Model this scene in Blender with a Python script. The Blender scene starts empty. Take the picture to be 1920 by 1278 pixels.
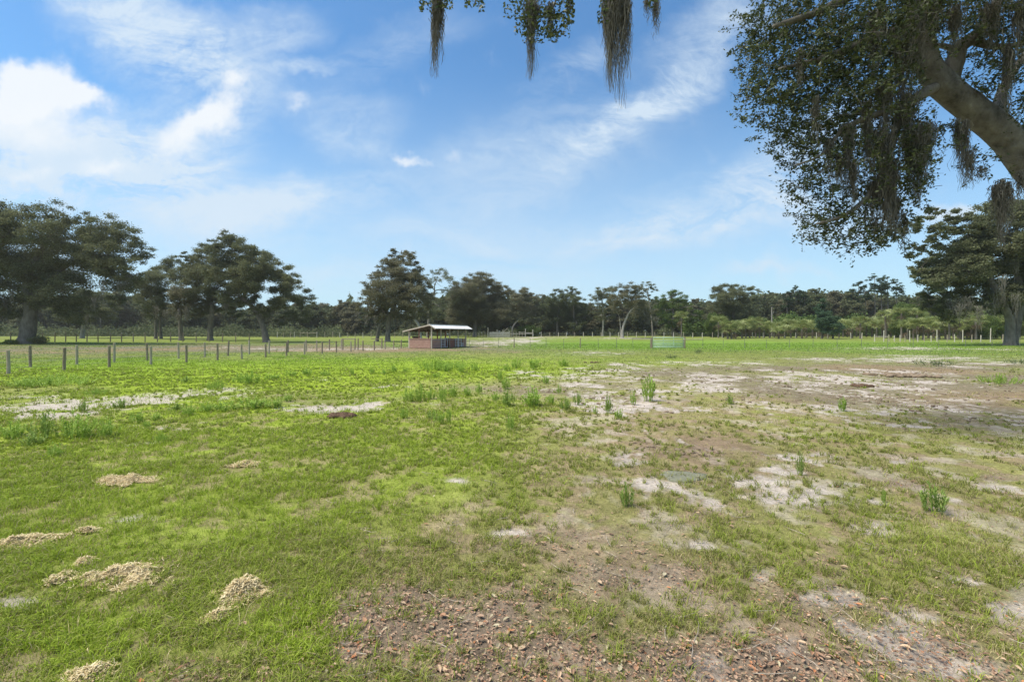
import bpy, math, random
import numpy as np

R = math.radians
# ------------------------------------------------------------------ camera, sky, sun, exposure
sc = bpy.context.scene
FPX, CXP, HZ, EYE = 880.0, 960.0, 627.0, 1.6      # focal length in photo pixels, centre column, horizon row, eye height
cam_d = bpy.data.cameras.new('camera'); cam = bpy.data.objects.new('camera', cam_d)
sc.collection.objects.link(cam); sc.camera = cam
cam.location = (0, 0, EYE); cam.rotation_euler = (R(90), 0, 0)
cam_d.sensor_width = 36; cam_d.lens = 36 * FPX / 1920
cam_d.shift_y = -(639 - HZ) / 1920
cam_d.clip_start = 0.05; cam_d.clip_end = 6000

SUN_EL, SUN_AZ = 60, -104          # azimuth measured from +Y towards +X
sun_d = bpy.data.lights.new('sun', 'SUN'); sun = bpy.data.objects.new('sun', sun_d)
sc.collection.objects.link(sun)
sun_d.energy = 3.6; sun_d.angle = R(32); sun_d.color = (1.0, 0.94, 0.84)
sun.rotation_euler = (R(90 - SUN_EL), 0, R(180 - SUN_AZ))
sc.view_settings.view_transform = 'Standard'; sc.view_settings.look = 'None'
sc.view_settings.exposure = 0.85; sc.view_settings.gamma = 1; sc.view_settings.use_curve_mapping = False

def build_world():
    w = bpy.data.worlds.new('World'); sc.world = w; w.use_nodes = True
    nt = w.node_tree; N = nt.nodes; L = nt.links; N.clear()
    out = N.new('ShaderNodeOutputWorld'); bg = N.new('ShaderNodeBackground')
    bg.inputs[1].default_value = 0.093; L.new(bg.outputs[0], out.inputs[0])
    sky = N.new('ShaderNodeTexSky'); sky.sky_type = 'NISHITA'; sky.sun_disc = False
    sky.sun_elevation = R(SUN_EL); sky.sun_rotation = R(SUN_AZ)
    sky.air_density = 1.15; sky.dust_density = 0.55; sky.ozone_density = 2.4
    def math_(op, a, b=None, c=None, clamp=False):
        n = N.new('ShaderNodeMath'); n.operation = op; n.use_clamp = clamp
        for i, v in enumerate((a, b, c)):
            if v is None: continue
            if isinstance(v, (int, float)): n.inputs[i].default_value = v
            else: L.new(v, n.inputs[i])
        return n.outputs[0]
    def mrange(v, a, b, c=0.0, d=1.0, smooth=True):
        n = N.new('ShaderNodeMapRange'); n.interpolation_type = 'SMOOTHSTEP' if smooth else 'LINEAR'
        L.new(v, n.inputs[0]); n.inputs[1].default_value = a; n.inputs[2].default_value = b
        n.inputs[3].default_value = c; n.inputs[4].default_value = d
        return n.outputs[0]
    tc = N.new('ShaderNodeTexCoord'); sep = N.new('ShaderNodeSeparateXYZ'); L.new(tc.outputs['Generated'], sep.inputs[0])
    x, y, z = sep.outputs
    ya = math_('MAXIMUM', math_('ABSOLUTE', y), 0.12)
    u = math_('DIVIDE', x, ya); v = math_('DIVIDE', z, ya)
    comb = N.new('ShaderNodeCombineXYZ'); L.new(u, comb.inputs[0]); L.new(v, comb.inputs[1]); L.new(math_('SIGN', y), comb.inputs[2])
    uv = comb.outputs[0]
    def noise(vec, scale, detail=6, rough=0.6, dist=0.0, off=(0,0,0), rot=0.0, stretch=(1,1,1)):
        mp = N.new('ShaderNodeMapping'); L.new(vec, mp.inputs[0])
        mp.inputs[1].default_value = off; mp.inputs[2].default_value = (0,0,rot); mp.inputs[3].default_value = stretch
        n = N.new('ShaderNodeTexNoise'); L.new(mp.outputs[0], n.inputs['Vector'])
        n.inputs['Scale'].default_value = scale; n.inputs['Detail'].default_value = detail
        n.inputs['Roughness'].default_value = rough; n.inputs['Distortion'].default_value = dist
        return n
    # warp of the layout by noise so every cloud edge is ragged
    wn = noise(uv, 3.2, 5, 0.6)
    wsub = N.new('ShaderNodeVectorMath'); wsub.operation = 'SUBTRACT'; L.new(wn.outputs['Color'], wsub.inputs[0]); wsub.inputs[1].default_value = (0.5,0.5,0.5)
    wsc = N.new('ShaderNodeVectorMath'); wsc.operation = 'SCALE'; L.new(wsub.outputs[0], wsc.inputs[0]); wsc.inputs['Scale'].default_value = 0.26
    wad = N.new('ShaderNodeVectorMath'); wad.operation = 'ADD'; L.new(uv, wad.inputs[0]); L.new(wsc.outputs[0], wad.inputs[1])
    wuv = wad.outputs[0]
    def blob(px, py, rx, ry, rot=0, k=1.0, vec=None):
        mp = N.new('ShaderNodeMapping'); mp.vector_type = 'TEXTURE'; L.new(vec or wuv, mp.inputs[0])
        mp.inputs[1].default_value = ((px-CXP)/FPX, (HZ-py)/FPX, 1); mp.inputs[2].default_value = (0,0,R(rot))
        mp.inputs[3].default_value = (rx/FPX, ry/FPX, 1.0)
        ln = N.new('ShaderNodeVectorMath'); ln.operation = 'LENGTH'; L.new(mp.outputs[0], ln.inputs[0])
        return mrange(ln.outputs['Value'], 1.15, 0.0, 0.0, k)
    def total(lst):
        s = lst[0]
        for b in lst[1:]: s = math_('ADD', s, b)
        return s
    # high veils and streaks (photo pixels give the direction of each)
    veil = total([blob(250,60,330,100,-35,.75), blob(430,130,150,70,-20,.5), blob(60,290,330,130,0,.85), blob(330,300,220,110,25,.7), blob(180,340,420,90,0,.6),
                  blob(560,380,270,70,10,.6), blob(300,440,600,80,0,.4), blob(1240,190,290,50,38,.62), blob(1130,250,200,40,38,.3), blob(1420,400,330,90,5,.8), blob(1450,515,120,20,0,.8), blob(560,112,90,22,0,.55),
                  blob(1800,385,90,26,5,.9), blob(1220,440,200,40,8,.4), blob(660,260,120,40,-20,.3), blob(1080,130,130,40,35,.3), blob(490,50,130,60,10,.4),
                  blob(760,540,900,70,0,.3), blob(980,330,420,130,28,.32), blob(720,90,200,60,15,.28), blob(1330,70,200,50,30,.4), blob(640,210,160,60,-15,.3), blob(1000,460,330,60,8,.35), blob(1500,300,260,90,30,.35)])
    st1 = noise(wuv, 3.4, 12, 0.66, 0.7, (3,1,0), R(-24), (0.55,1.7,1)).outputs['Fac']
    st2 = noise(uv, 8.0, 12, 0.7, 1.2, (7,2,0), R(-16), (0.5,1.5,1)).outputs['Fac']
    nz = math_('ADD', math_('MULTIPLY', st1, 0.65), math_('MULTIPLY', st2, 0.35))
    back = mrange(y, 0.1, -0.3, 0.0, 0.35)
    veil = math_('ADD', veil, back)
    va = math_('MULTIPLY', math_('MULTIPLY', veil, 1.5), mrange(nz, 0.40, 0.60, 0.12, 1.15, False)); va = math_('MINIMUM', va, 0.9)
    # thicker cumulus
    wn2 = noise(uv, 9, 6, 0.62)
    ws2 = N.new('ShaderNodeVectorMath'); ws2.operation = 'SUBTRACT'; L.new(wn2.outputs['Color'], ws2.inputs[0]); ws2.inputs[1].default_value = (0.5,0.5,0.5)
    wc2 = N.new('ShaderNodeVectorMath'); wc2.operation = 'SCALE'; L.new(ws2.outputs[0], wc2.inputs[0]); wc2.inputs['Scale'].default_value = 0.11
    wa2 = N.new('ShaderNodeVectorMath'); wa2.operation = 'ADD'; L.new(uv, wa2.inputs[0]); L.new(wc2.outputs[0], wa2.inputs[1])
    c2 = wa2.outputs[0]
    cum = total([blob(75,160,110,62,0,1.5,c2), blob(150,182,85,34,0,1.2,c2), blob(20,180,70,60,0,1.1,c2), blob(70,235,180,90,0,.8,c2),
                 blob(440,140,42,22,0,.8,c2), blob(420,180,50,40,50,.9,c2), blob(395,225,70,44,0,1.0,c2), blob(350,240,70,40,20,.6,c2), blob(330,265,120,70,0,.5,c2),
                 blob(770,300,52,16,0,.8,c2), blob(850,292,30,20,0,.35,c2), blob(555,190,60,24,0,.5,c2), blob(200,318,90,24,0,.7,c2), blob(60,330,70,20,0,.5,c2)])
    puff = noise(uv, 14, 8, 0.6, 0.2).outputs['Fac']
    ca = mrange(math_('ADD', cum, math_('MULTIPLY', math_('SUBTRACT', puff, 0.5), 1.1)), 0.05, 1.15, 0.0, 0.95)
    ca = math_('MULTIPLY', ca, mrange(y, 0.0, 0.1, 0, 1))
    # sky base, gently lifted towards the photograph's blue
    hs = N.new('ShaderNodeMix'); hs.data_type = 'RGBA'; hs.blend_type = 'MULTIPLY'; hs.inputs[0].default_value = 1.0
    L.new(sky.outputs[0], hs.inputs[6]); hs.inputs[7].default_value = SKY_TINT
    def mix(f, a, col):
        m = N.new('ShaderNodeMix'); m.data_type = 'RGBA'; L.new(f, m.inputs[0]); L.new(a, m.inputs[6]); m.inputs[7].default_value = col
        return m.outputs[2]
    hz = mrange(v, -0.05, 0.62, 0.68, 0.0)
    s = mix(hz, hs.outputs[2], (3.9, 5.0, 5.9, 1))
    s = mix(va, s, (4.2, 4.95, 5.7, 1))
    s = mix(ca, s, (5.5, 5.75, 6.0, 1))
    L.new(s, bg.inputs[0])
SKY_TINT = (0.56, 0.88, 1.06, 1)
build_world()

# ------------------------------------------------------------------ helpers
COL = sc.collection
rng = np.random.default_rng(7)

def _hash(ix, iy, seed):
    h = (ix.astype(np.int64) * 374761393 + iy.astype(np.int64) * 668265263 + seed * 1442695041) & 0xffffffff
    h = ((h ^ (h >> 13)) * 1274126177) & 0xffffffff
    return ((h ^ (h >> 16)) & 0xffffff) / float(0xffffff)
def vnoise(x, y, seed=0):
    ix = np.floor(x); iy = np.floor(y); fx = x - ix; fy = y - iy
    fx = fx*fx*(3-2*fx); fy = fy*fy*(3-2*fy)
    a = _hash(ix, iy, seed); b = _hash(ix+1, iy, seed); c = _hash(ix, iy+1, seed); d = _hash(ix+1, iy+1, seed)
    return (a*(1-fx)+b*fx)*(1-fy) + (c*(1-fx)+d*fx)*fy
def fbm(x, y, seed=0, octs=5, gain=0.55):
    s = 0; a = 1; t = 0
    for i in range(octs):
        s = s + a*vnoise(x, y, seed+i*17); t += a
        x = x*2.03+11.7; y = y*2.03+5.3; a *= gain
    return s/t
def sstep(a, b, x):
    t = np.clip((x-a)/(b-a), 0, 1); return t*t*(3-2*t)

def height(X, Y):
    X = np.asarray(X, float); Y = np.asarray(Y, float)
    d = np.hypot(X*0.7, Y)
    h = 1.15*sstep(55, 150, d)
    near = np.exp(-np.hypot(X, Y)/60)
    h = h + near*0.10*(fbm(X/6.0, Y/6.0, 3, 3)-0.5) + near*0.05*(fbm(X/0.7, Y/0.7, 5, 3)-0.5)
    return h
def hat(x, y): return float(height(np.array([x]), np.array([y]))[0])
def at_depth(px, py, d):                     # point seen at a photo pixel, at distance d in front
    return np.array([(px-CXP)/FPX*d, d, EYE+(HZ-py)/FPX*d])
def ground_at(px, py):                       # where the ground is seen at a photo pixel
    lo, hi = 1.0, 400.0
    for _ in range(50):
        m = math.sqrt(lo*hi)
        if HZ + FPX*(EYE-hat((px-CXP)/FPX*m, m))/m > py: lo = m
        else: hi = m
    x = (px-CXP)/FPX*lo
    return np.array([x, lo, hat(x, lo)])

def link(o, parent=None):
    COL.objects.link(o)
    if parent is not None: o.parent = parent
    return o
def tag(o, label=None, cat=None, group=None, kind=None):
    if label: o['label'] = label
    if cat: o['category'] = cat
    if group: o['group'] = group
    if kind: o['kind'] = kind
    return o
def empty(name, loc, label, cat, group=None, rz=0):
    o = bpy.data.objects.new(name, None); o.location = tuple(float(c) for c in loc); o.rotation_euler = (0,0,rz); o.empty_display_size = 0.3
    link(o); return tag(o, label, cat, group)

class Geo:
    """collects vertices and faces, then links them as one mesh object"""
    def __init__(s): s.v = []; s.f4 = []; s.f3 = []; s.n = 0; s.a = []; s.c = []; s.hasc = False
    def add(s, v, f4=None, f3=None, a=None, c=None):
        v = np.asarray(v, float).reshape(-1, 3)
        if f4 is not None and len(f4): s.f4.append(np.asarray(f4, np.int64).reshape(-1, 4)+s.n)
        if f3 is not None and len(f3): s.f3.append(np.asarray(f3, np.int64).reshape(-1, 3)+s.n)
        s.v.append(v); s.n += len(v)
        s.a.append(np.zeros(len(v)) if a is None else np.broadcast_to(np.asarray(a, float), (len(v),)))
        if c is not None: s.hasc = True; s.c.append(np.asarray(c, float).reshape(-1, 3))
        else: s.c.append(np.zeros((len(v), 3)))
        return s
    def box(s, c, size, rz=0.0, a=None):
        x, y, z = np.array(size)/2.0
        v = np.array([[-x,-y,-z],[x,-y,-z],[x,y,-z],[-x,y,-z],[-x,-y,z],[x,-y,z],[x,y,z],[-x,y,z]])
        cs, sn = math.cos(rz), math.sin(rz)
        v = np.c_[v[:,0]*cs-v[:,1]*sn, v[:,0]*sn+v[:,1]*cs, v[:,2]]+np.array(c)
        return s.add(v, [[0,3,2,1],[4,5,6,7],[0,1,5,4],[1,2,6,5],[2,3,7,6],[3,0,4,7]], a=a)
    def tube(s, pts, rad, seg=8, smooth=True, wob=0.0, cap=True):
        P = np.array(pts, float); r = np.array(rad, float) if np.ndim(rad) else np.full(len(P), float(rad))
        if smooth and len(P) > 2:
            Q = []; q = []
            for i in range(len(P)-1):
                p0 = P[max(i-1,0)]; p1 = P[i]; p2 = P[i+1]; p3 = P[min(i+2,len(P)-1)]
                for t in (0, .25, .5, .75):
                    Q.append(0.5*((2*p1)+(-p0+p2)*t+(2*p0-5*p1+4*p2-p3)*t*t+(-p0+3*p1-3*p2+p3)*t**3)); q.append(r[i]*(1-t)+r[i+1]*t)
            Q.append(P[-1]); q.append(r[-1]); P = np.array(Q); r = np.array(q)
        T = np.gradient(P, axis=0); T /= np.linalg.norm(T, axis=1)[:,None]+1e-9
        ref = np.array([1.0,0,0]) if abs(T[0][0]) < 0.8 else np.array([0,1.0,0])
        V = []
        an = np.arange(seg)*2*math.pi/seg
        n = ref-T[0]*ref.dot(T[0]); n /= np.linalg.norm(n)
        for i in range(len(P)):
            n = n-T[i]*n.dot(T[i]); n /= np.linalg.norm(n)+1e-9; b = np.cross(T[i], n)
            rr = r[i]*(1+(wob*(rng.random(seg)-.5) if wob else 0))
            V.append(P[i]+(np.cos(an)*rr)[:,None]*n+(np.sin(an)*rr)[:,None]*b)
        V = np.concatenate(V); m = len(P)
        i = np.arange(m-1)[:,None]*seg; j = np.arange(seg)[None,:]; k = (j+1) % seg
        F = np.stack([i+j, i+k, i+seg+k, i+seg+j], -1).reshape(-1, 4)
        f3 = None
        if cap:
            V = np.r_[V, P[:1], P[-1:]]
            a0 = m*seg; jj = np.arange(seg); kk = (jj+1) % seg
            f3 = np.r_[np.stack([kk, jj, np.full(seg, a0)], -1), np.stack([(m-1)*seg+jj, (m-1)*seg+kk, np.full(seg, a0+1)], -1)]
        return s.add(V, F, f3)
    def build(s, name, mat, parent=None, smooth=False):
        me = bpy.data.meshes.new(name)
        v = np.concatenate(s.v); f4 = np.concatenate(s.f4) if s.f4 else np.zeros((0,4), np.int64); f3 = np.concatenate(s.f3) if s.f3 else np.zeros((0,3), np.int64)
        me.vertices.add(len(v)); me.vertices.foreach_set('co', v.astype(np.float32).ravel())
        nl = len(f4)*4+len(f3)*3; me.loops.add(nl)
        me.loops.foreach_set('vertex_index', np.r_[f4.ravel(), f3.ravel()].astype(np.int32))
        me.polygons.add(len(f4)+len(f3))
        me.polygons.foreach_set('loop_start', np.r_[np.arange(len(f4))*4, len(f4)*4+np.arange(len(f3))*3].astype(np.int32))
        me.polygons.foreach_set('use_smooth', np.full(len(f4)+len(f3), smooth))
        me.update(calc_edges=True)
        at = me.attributes.new('v', 'FLOAT', 'POINT'); at.data.foreach_set('value', np.concatenate(s.a).astype(np.float32))
        if s.hasc:
            at = me.attributes.new('col', 'FLOAT_COLOR', 'POINT'); c = np.concatenate(s.c)
            at.data.foreach_set('color', np.c_[c, np.ones(len(c))].astype(np.float32).ravel())
        me.materials.append(mat)
        return link(bpy.data.objects.new(name, me), parent)

# ------------------------------------------------------------------ materials
def newmat(name):
    m = bpy.data.materials.new(name); m.use_nodes = True
    nt = m.node_tree; b = nt.nodes['Principled BSDF']; return m, nt, nt.nodes, nt.links, b
def ramp(N, L, fac, stops):
    r = N.new('ShaderNodeValToRGB'); e = r.color_ramp.elements
    while len(e) < len(stops): e.new(0.5)
    for i, (p, c) in enumerate(stops): e[i].position = p; e[i].color = (*c, 1)
    L.new(fac, r.inputs[0]); return r.outputs[0]
def noisy(name, stops, scale=8, stretch=(1,1,1), rough=0.9, bump=0.3, dist=0.01, detail=6, spec=0.2, metal=0.0):
    m, nt, N, L, b = newmat(name)
    tc = N.new('ShaderNodeTexCoord'); mp = N.new('ShaderNodeMapping'); L.new(tc.outputs['Object'], mp.inputs[0]); mp.inputs[3].default_value = stretch
    n = N.new('ShaderNodeTexNoise'); n.inputs['Scale'].default_value = scale; n.inputs['Detail'].default_value = detail; n.inputs['Roughness'].default_value = .65
    L.new(mp.outputs[0], n.inputs['Vector'])
    L.new(ramp(N, L, n.outputs['Fac'], stops), b.inputs['Base Color'])
    b.inputs['Roughness'].default_value = rough; b.inputs['Specular IOR Level'].default_value = spec; b.inputs['Metallic'].default_value = metal
    bp = N.new('ShaderNodeBump'); bp.inputs['Strength'].default_value = bump; bp.inputs['Distance'].default_value = dist
    L.new(n.outputs['Fac'], bp.inputs['Height']); L.new(bp.outputs[0], b.inputs['Normal'])
    return m
def leafmat(name, stops, trans=0.25, rough=0.55, usecol=False, spec=0.3):
    m, nt, N, L, b = newmat(name)
    a = N.new('ShaderNodeAttribute'); a.attribute_name = 'col' if usecol else 'v'
    c = a.outputs['Color'] if usecol else ramp(N, L, a.outputs['Fac'], stops)
    L.new(c, b.inputs['Base Color']); b.inputs['Roughness'].default_value = rough; b.inputs['Specular IOR Level'].default_value = spec
    t = N.new('ShaderNodeBsdfTranslucent'); L.new(c, t.inputs[0])
    mx = N.new('ShaderNodeMixShader'); mx.inputs[0].default_value = trans
    L.new(b.outputs[0], mx.inputs[1]); L.new(t.outputs[0], mx.inputs[2])
    L.new(mx.outputs[0], N['Material Output'].inputs[0]); return m

M = {}
M['bark'] = noisy('oak bark', [(0.3,(.07,.062,.052)),(0.55,(.15,.135,.115)),(0.75,(.27,.25,.215))], 7, (1,1,.35), .95, .9, .04)
M['bark_near'] = noisy('furrowed grey oak bark', [(0.32,(.065,.060,.053)),(0.47,(.14,.13,.115)),(0.6,(.20,.188,.165)),(0.75,(.32,.31,.28))], 5, (1,1,.7), .95, 1.0, .10, 12)
M['bark_far'] = noisy('weathered far bark', [(0.3,(.09,.08,.065)),(0.6,(.19,.17,.14)),(0.8,(.3,.28,.24))], 3, (1,1,.4), .95, .5, .05)
M['bark_pale'] = noisy('pale bark', [(0.3,(.22,.20,.17)),(0.7,(.42,.39,.34))], 3, (1,1,.4), .9, .4, .03)
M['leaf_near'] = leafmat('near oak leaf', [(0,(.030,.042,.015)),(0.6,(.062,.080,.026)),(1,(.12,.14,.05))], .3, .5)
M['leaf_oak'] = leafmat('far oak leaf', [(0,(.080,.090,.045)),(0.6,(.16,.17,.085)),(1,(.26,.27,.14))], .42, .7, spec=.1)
M['leaf_olive'] = leafmat('olive oak leaf', [(0,(.10,.10,.055)),(0.6,(.19,.18,.105)),(1,(.28,.26,.16))], .42, .7, spec=.1)
M['leaf_dark'] = leafmat('wood leaf', [(0,(.062,.075,.036)),(0.6,(.13,.15,.072)),(1,(.21,.23,.11))], .4, .7, spec=.1)
M['leaf_green'] = leafmat('fresh leaf', [(0,(.06,.095,.022)),(0.6,(.10,.15,.035)),(1,(.16,.21,.05))], .22, .6, spec=.15)
M['leaf_pine'] = leafmat('pine needle', [(0,(.028,.048,.022)),(1,(.07,.10,.045))], .1, .7, spec=.1)
M['leaf_cedar'] = leafmat('cedar needle', [(0,(.045,.085,.045)),(1,(.09,.14,.075))], .1, .7, spec=.1)
M['palm'] = leafmat('palm frond', [(0,(.16,.20,.055)),(0.6,(.29,.33,.11)),(0.85,(.40,.42,.16)),(1,(.46,.46,.20))], .3, .45, spec=.4)
M['palm_dead'] = leafmat('dead frond', [(0,(.10,.07,.045)),(1,(.22,.16,.10))], .1, .9, spec=.1)
M['moss'] = leafmat('spanish moss', [(0,(.10,.092,.072)),(1,(.26,.245,.205))], .3, .95, spec=.05)
M['moss_far'] = leafmat('far spanish moss', [(0,(.12,.11,.085)),(1,(.24,.225,.185))], .15, .95, spec=.05)
M['grass'] = leafmat('grass blade', None, .30, .6, True, spec=.15)
M['weed'] = leafmat('weed', [(0,(.21,.33,.04)),(1,(.36,.48,.10))], .3, .6, spec=.15)
M['weed_grey'] = leafmat('grey green weed', [(0,(.09,.12,.055)),(1,(.17,.20,.10))], .2, .8, spec=.1)
M['weed_pale'] = leafmat('pale weed', [(0,(.17,.25,.045)),(1,(.31,.41,.10))], .3, .6, spec=.15)
M['litter'] = leafmat('fallen leaf', None, .1, .75, True, spec=.2)
M['straw'] = leafmat('straw', [(0,(.36,.26,.12)),(0.5,(.58,.46,.25)),(1,(.80,.69,.44))], .1, .9, spec=.1)
M['straw_core'] = noisy('matted straw', [(0.3,(.24,.16,.08)),(0.5,(.50,.39,.21)),(0.7,(.68,.56,.34))], 45, (1,1,1), 1, 1, .02, spec=.05)
M['dung'] = noisy('dry dung', [(0.3,(.05,.032,.02)),(0.7,(.17,.11,.075))], 25, (1,1,1), 1, 1, .02, spec=.05)
M['clod'] = noisy('soil clod', [(0.3,(.10,.075,.05)),(0.5,(.20,.15,.105)),(0.7,(.30,.235,.17))], 3, (1,1,1), 1, .5, .01, spec=.05)
M['stone'] = noisy('grey stone', [(0.3,(.15,.15,.105)),(0.6,(.20,.20,.145)),(0.8,(.26,.25,.19))], 9, (1,1,1), .95, .5, .01, spec=.1)
M['post'] = noisy('weathered post', [(0.3,(.22,.175,.13)),(0.55,(.38,.325,.255)),(0.75,(.52,.465,.39))], 9, (3,3,.4), .95, .6, .01, spec=.1)
M['post_dark'] = noisy('dark weathered post', [(0.3,(.15,.115,.085)),(0.7,(.33,.27,.21))], 9, (3,3,.4), .95, .6, .01, spec=.1)
M['post_pale'] = noisy('pale grey post', [(0.3,(.36,.33,.27)),(0.7,(.60,.56,.48))], 5, (3,3,.4), .9, .4, .01, spec=.1)
M['wire'] = noisy('galvanised wire', [(0.3,(.30,.29,.26)),(0.7,(.45,.44,.41))], 20, (1,1,1), .5, .1, .001, spec=.4, metal=.6)
M['steel_post'] = noisy('steel post', [(0.3,(.10,.11,.09)),(0.7,(.20,.20,.17))], 12, (1,1,1), .7, .1, .002, spec=.3)
M['gate_green'] = noisy('green gate paint', [(0.3,(.34,.47,.36)),(0.6,(.44,.57,.46)),(0.8,(.55,.66,.56))], 6, (1,1,1), .5, .1, .002, spec=.4)
M['board'] = noisy('pink brown board', [(0.25,(.27,.15,.11)),(0.5,(.39,.24,.185)),(0.75,(.50,.35,.28))], 4, (1,1,5), .9, .5, .01, spec=.1)
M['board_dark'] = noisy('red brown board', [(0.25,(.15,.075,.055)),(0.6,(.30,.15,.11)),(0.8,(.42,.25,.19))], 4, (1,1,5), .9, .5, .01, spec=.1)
M['trim'] = noisy('pale timber', [(0.3,(.38,.32,.24)),(0.7,(.58,.52,.42))], 6, (1,1,.4), .85, .3, .005, spec=.1)
M['roof_metal'] = noisy('white metal sheet', [(0.3,(.62,.61,.58)),(0.6,(.78,.77,.74)),(0.8,(.84,.83,.80))], 2, (1,1,1), .45, .1, .002, spec=.5)
M['roof_under'] = noisy('dark rafter', [(0.3,(.07,.055,.04)),(0.7,(.17,.13,.10))], 6, (1,1,1), .9, .3, .01, spec=.1)
M['white_rail'] = noisy('white rail', [(0.3,(.50,.50,.52)),(0.7,(.74,.74,.76))], 8, (1,1,1), .6, .1, .002, spec=.3)

# ------------------------------------------------------------------ ground cover (what grows where)
# (px, py, rx, ry, weight) as seen in the photograph, then broken up by noise in metres
SAND = [(40,770,95,12,.85),(150,761,90,8,.8),(250,750,90,7,.75),(340,745,80,6,.8),(430,733,70,5,.85),(60,748,70,6,.5),(650,763,100,6,1),(600,768,50,4,.9),(740,755,60,5,.6),
        (290,800,50,5,.7),(370,788,40,4,.8),(175,806,18,4,1),(265,829,60,5,.8),(50,815,40,6,.4),(1115,661,55,3,.95),(700,722,60,5,.6),(620,712,30,3,.5),
        (1690,653,80,2.5,1),(1860,655,60,2,.6),(1720,673,150,5,.95),(1860,682,90,5,.7),(1250,684,110,4,.7),(1340,679,90,4,.6),(1130,692,100,3,.45),(1060,700,90,7,.5),(1160,705,50,4,.6),
        (1120,733,90,9,.75),(1190,750,90,12,.7),(1290,730,120,10,.5),(1130,765,90,7,.55),(1230,712,80,5,.6),(1260,765,80,9,.5),
        (1450,762,160,7,.75),(1600,770,200,8,.8),(1780,785,200,14,.65),(1900,800,80,14,.55),(1400,715,260,14,.5),(1650,735,260,24,.35),(1580,700,200,8,.6),
        (1215,800,45,32,.65),(1235,850,55,20,.7),(1240,912,48,20,.8),(1130,808,50,5,.75),(1190,870,30,5,.6),(1290,840,60,25,.35),
        (1450,880,90,20,.85),(1400,905,60,14,.5),(1520,925,130,16,.75),(1580,940,90,12,.55),(1600,992,50,14,.85),(1400,945,60,16,.65),(1500,850,80,6,.65),(1540,905,60,8,.6),
        (1700,867,30,5,.8),(1660,885,80,8,.45),(1380,810,80,8,.6),(1860,912,80,9,.75),(1900,935,80,14,.5),(1760,930,60,6,.45),(1900,845,40,5,.6),
        (830,1030,38,22,.6),(985,1082,28,14,.75),(720,1085,36,10,.5),(990,1165,45,14,.75),(1180,1197,60,18,.8),(960,998,30,6,.65),(1300,1020,60,14,.6),(1340,1140,26,40,.7),(1420,1080,30,14,.6),
        (1670,1165,90,20,.85),(1250,1060,50,12,.7),(1560,1120,50,12,.6),(1440,1230,50,18,.7),(1390,1170,24,26,.7),(1780,1250,60,14,.6),(1080,1130,36,10,.6),(1710,1225,50,30,.6),(1330,1232,50,16,.7),(1480,1190,50,20,.5),(1620,1210,40,26,.55),(1160,1130,30,16,.5),(1880,1140,70,16,.5),(1830,1090,60,10,.4),(1330,1260,60,20,.6),(860,900,20,4,.4),
        (1000,632,60,3,.6),(930,642,55,6,.7),(985,640,30,4,.9),(440,652,60,2,.5),(560,655,90,2,.7),(690,655,60,2,.7),(240,970,50,8,.35),(40,975,90,9,.5),(30,1130,60,10,.5),(1160,634,40,1.5,.8),(120,1260,60,10,.3)]
DIRT = [(1570,724,330,32,1.05),(1850,740,230,34,1.0),(1250,700,150,12,.4),(1400,755,200,12,.4),(1780,790,200,16,.5),(1500,690,260,8,.6),(1800,690,200,9,.7),
        (260,653,300,6,1.0),(560,652,260,6,1.0),(0,662,200,8,.7),(720,655,180,5,.9),(900,648,90,9,.6),(1300,1040,260,60,.15),(1600,1150,320,100,.42),(1500,860,400,60,.10),(1270,830,120,70,.15),(40,770,150,20,.6),(90,735,200,14,.25),
        (700,755,160,10,.4),(500,740,200,8,.3),(40,980,120,20,.4),(60,1120,120,26,.35),(330,1240,90,20,.45),(250,1190,80,14,.35),(90,1240,70,20,.3),(960,730,120,12,.35)]
LITTER = [(850,1200,190,70,1.15),(1040,1245,280,50,1.35),(760,1140,110,35,.7),(640,1150,60,50,.4),(1250,1265,140,30,.6),(1490,1085,80,26,.8),(1450,1130,60,24,.6),(1700,1130,130,34,.6),(1760,1190,110,34,.65),(1300,1100,110,26,.55),(1600,1060,90,20,.5),(1850,1120,90,26,.5),(1150,1090,120,30,.5),
          (1500,1180,140,50,.75),(1600,1260,240,40,.85),(1880,1200,60,60,.5),(1350,1060,70,16,.45),(1690,905,50,12,.9),(1870,895,50,6,.5),(1020,1020,60,14,.4),(1180,1070,140,30,.35),(350,1270,100,25,.5),(560,1270,60,20,.4),
          (1320,970,50,12,.45),(1140,1000,120,20,.3),(1000,1110,140,40,.4),(1420,1240,120,40,.5),(600,1230,60,40,.4)]
LUSH = [(250,850,420,140,.9),(100,950,300,160,.7),(500,960,330,120,.8),(760,830,220,90,.7),(750,690,430,16,1.1),(500,700,500,18,.8),(150,690,300,14,.5),(700,900,230,90,.6),(120,1200,240,90,.8),(1000,650,900,6,.9),(560,1180,120,80,.6),
        (580,1200,80,60,.7),(1150,645,300,6,.8),(1500,645,450,7,.7),(1750,660,300,6,.5),(1600,830,400,28,.28),(1800,980,260,60,.25),(360,760,300,40,.6),(560,735,200,20,.5),(950,745,160,20,.3),(1900,1250,160,60,.25),(785,1235,30,20,.8)]
_FX = np.arange(-500, 2421, 4.0); _FY = np.arange(600, 1341, 1.0); _FC = {}
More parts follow.
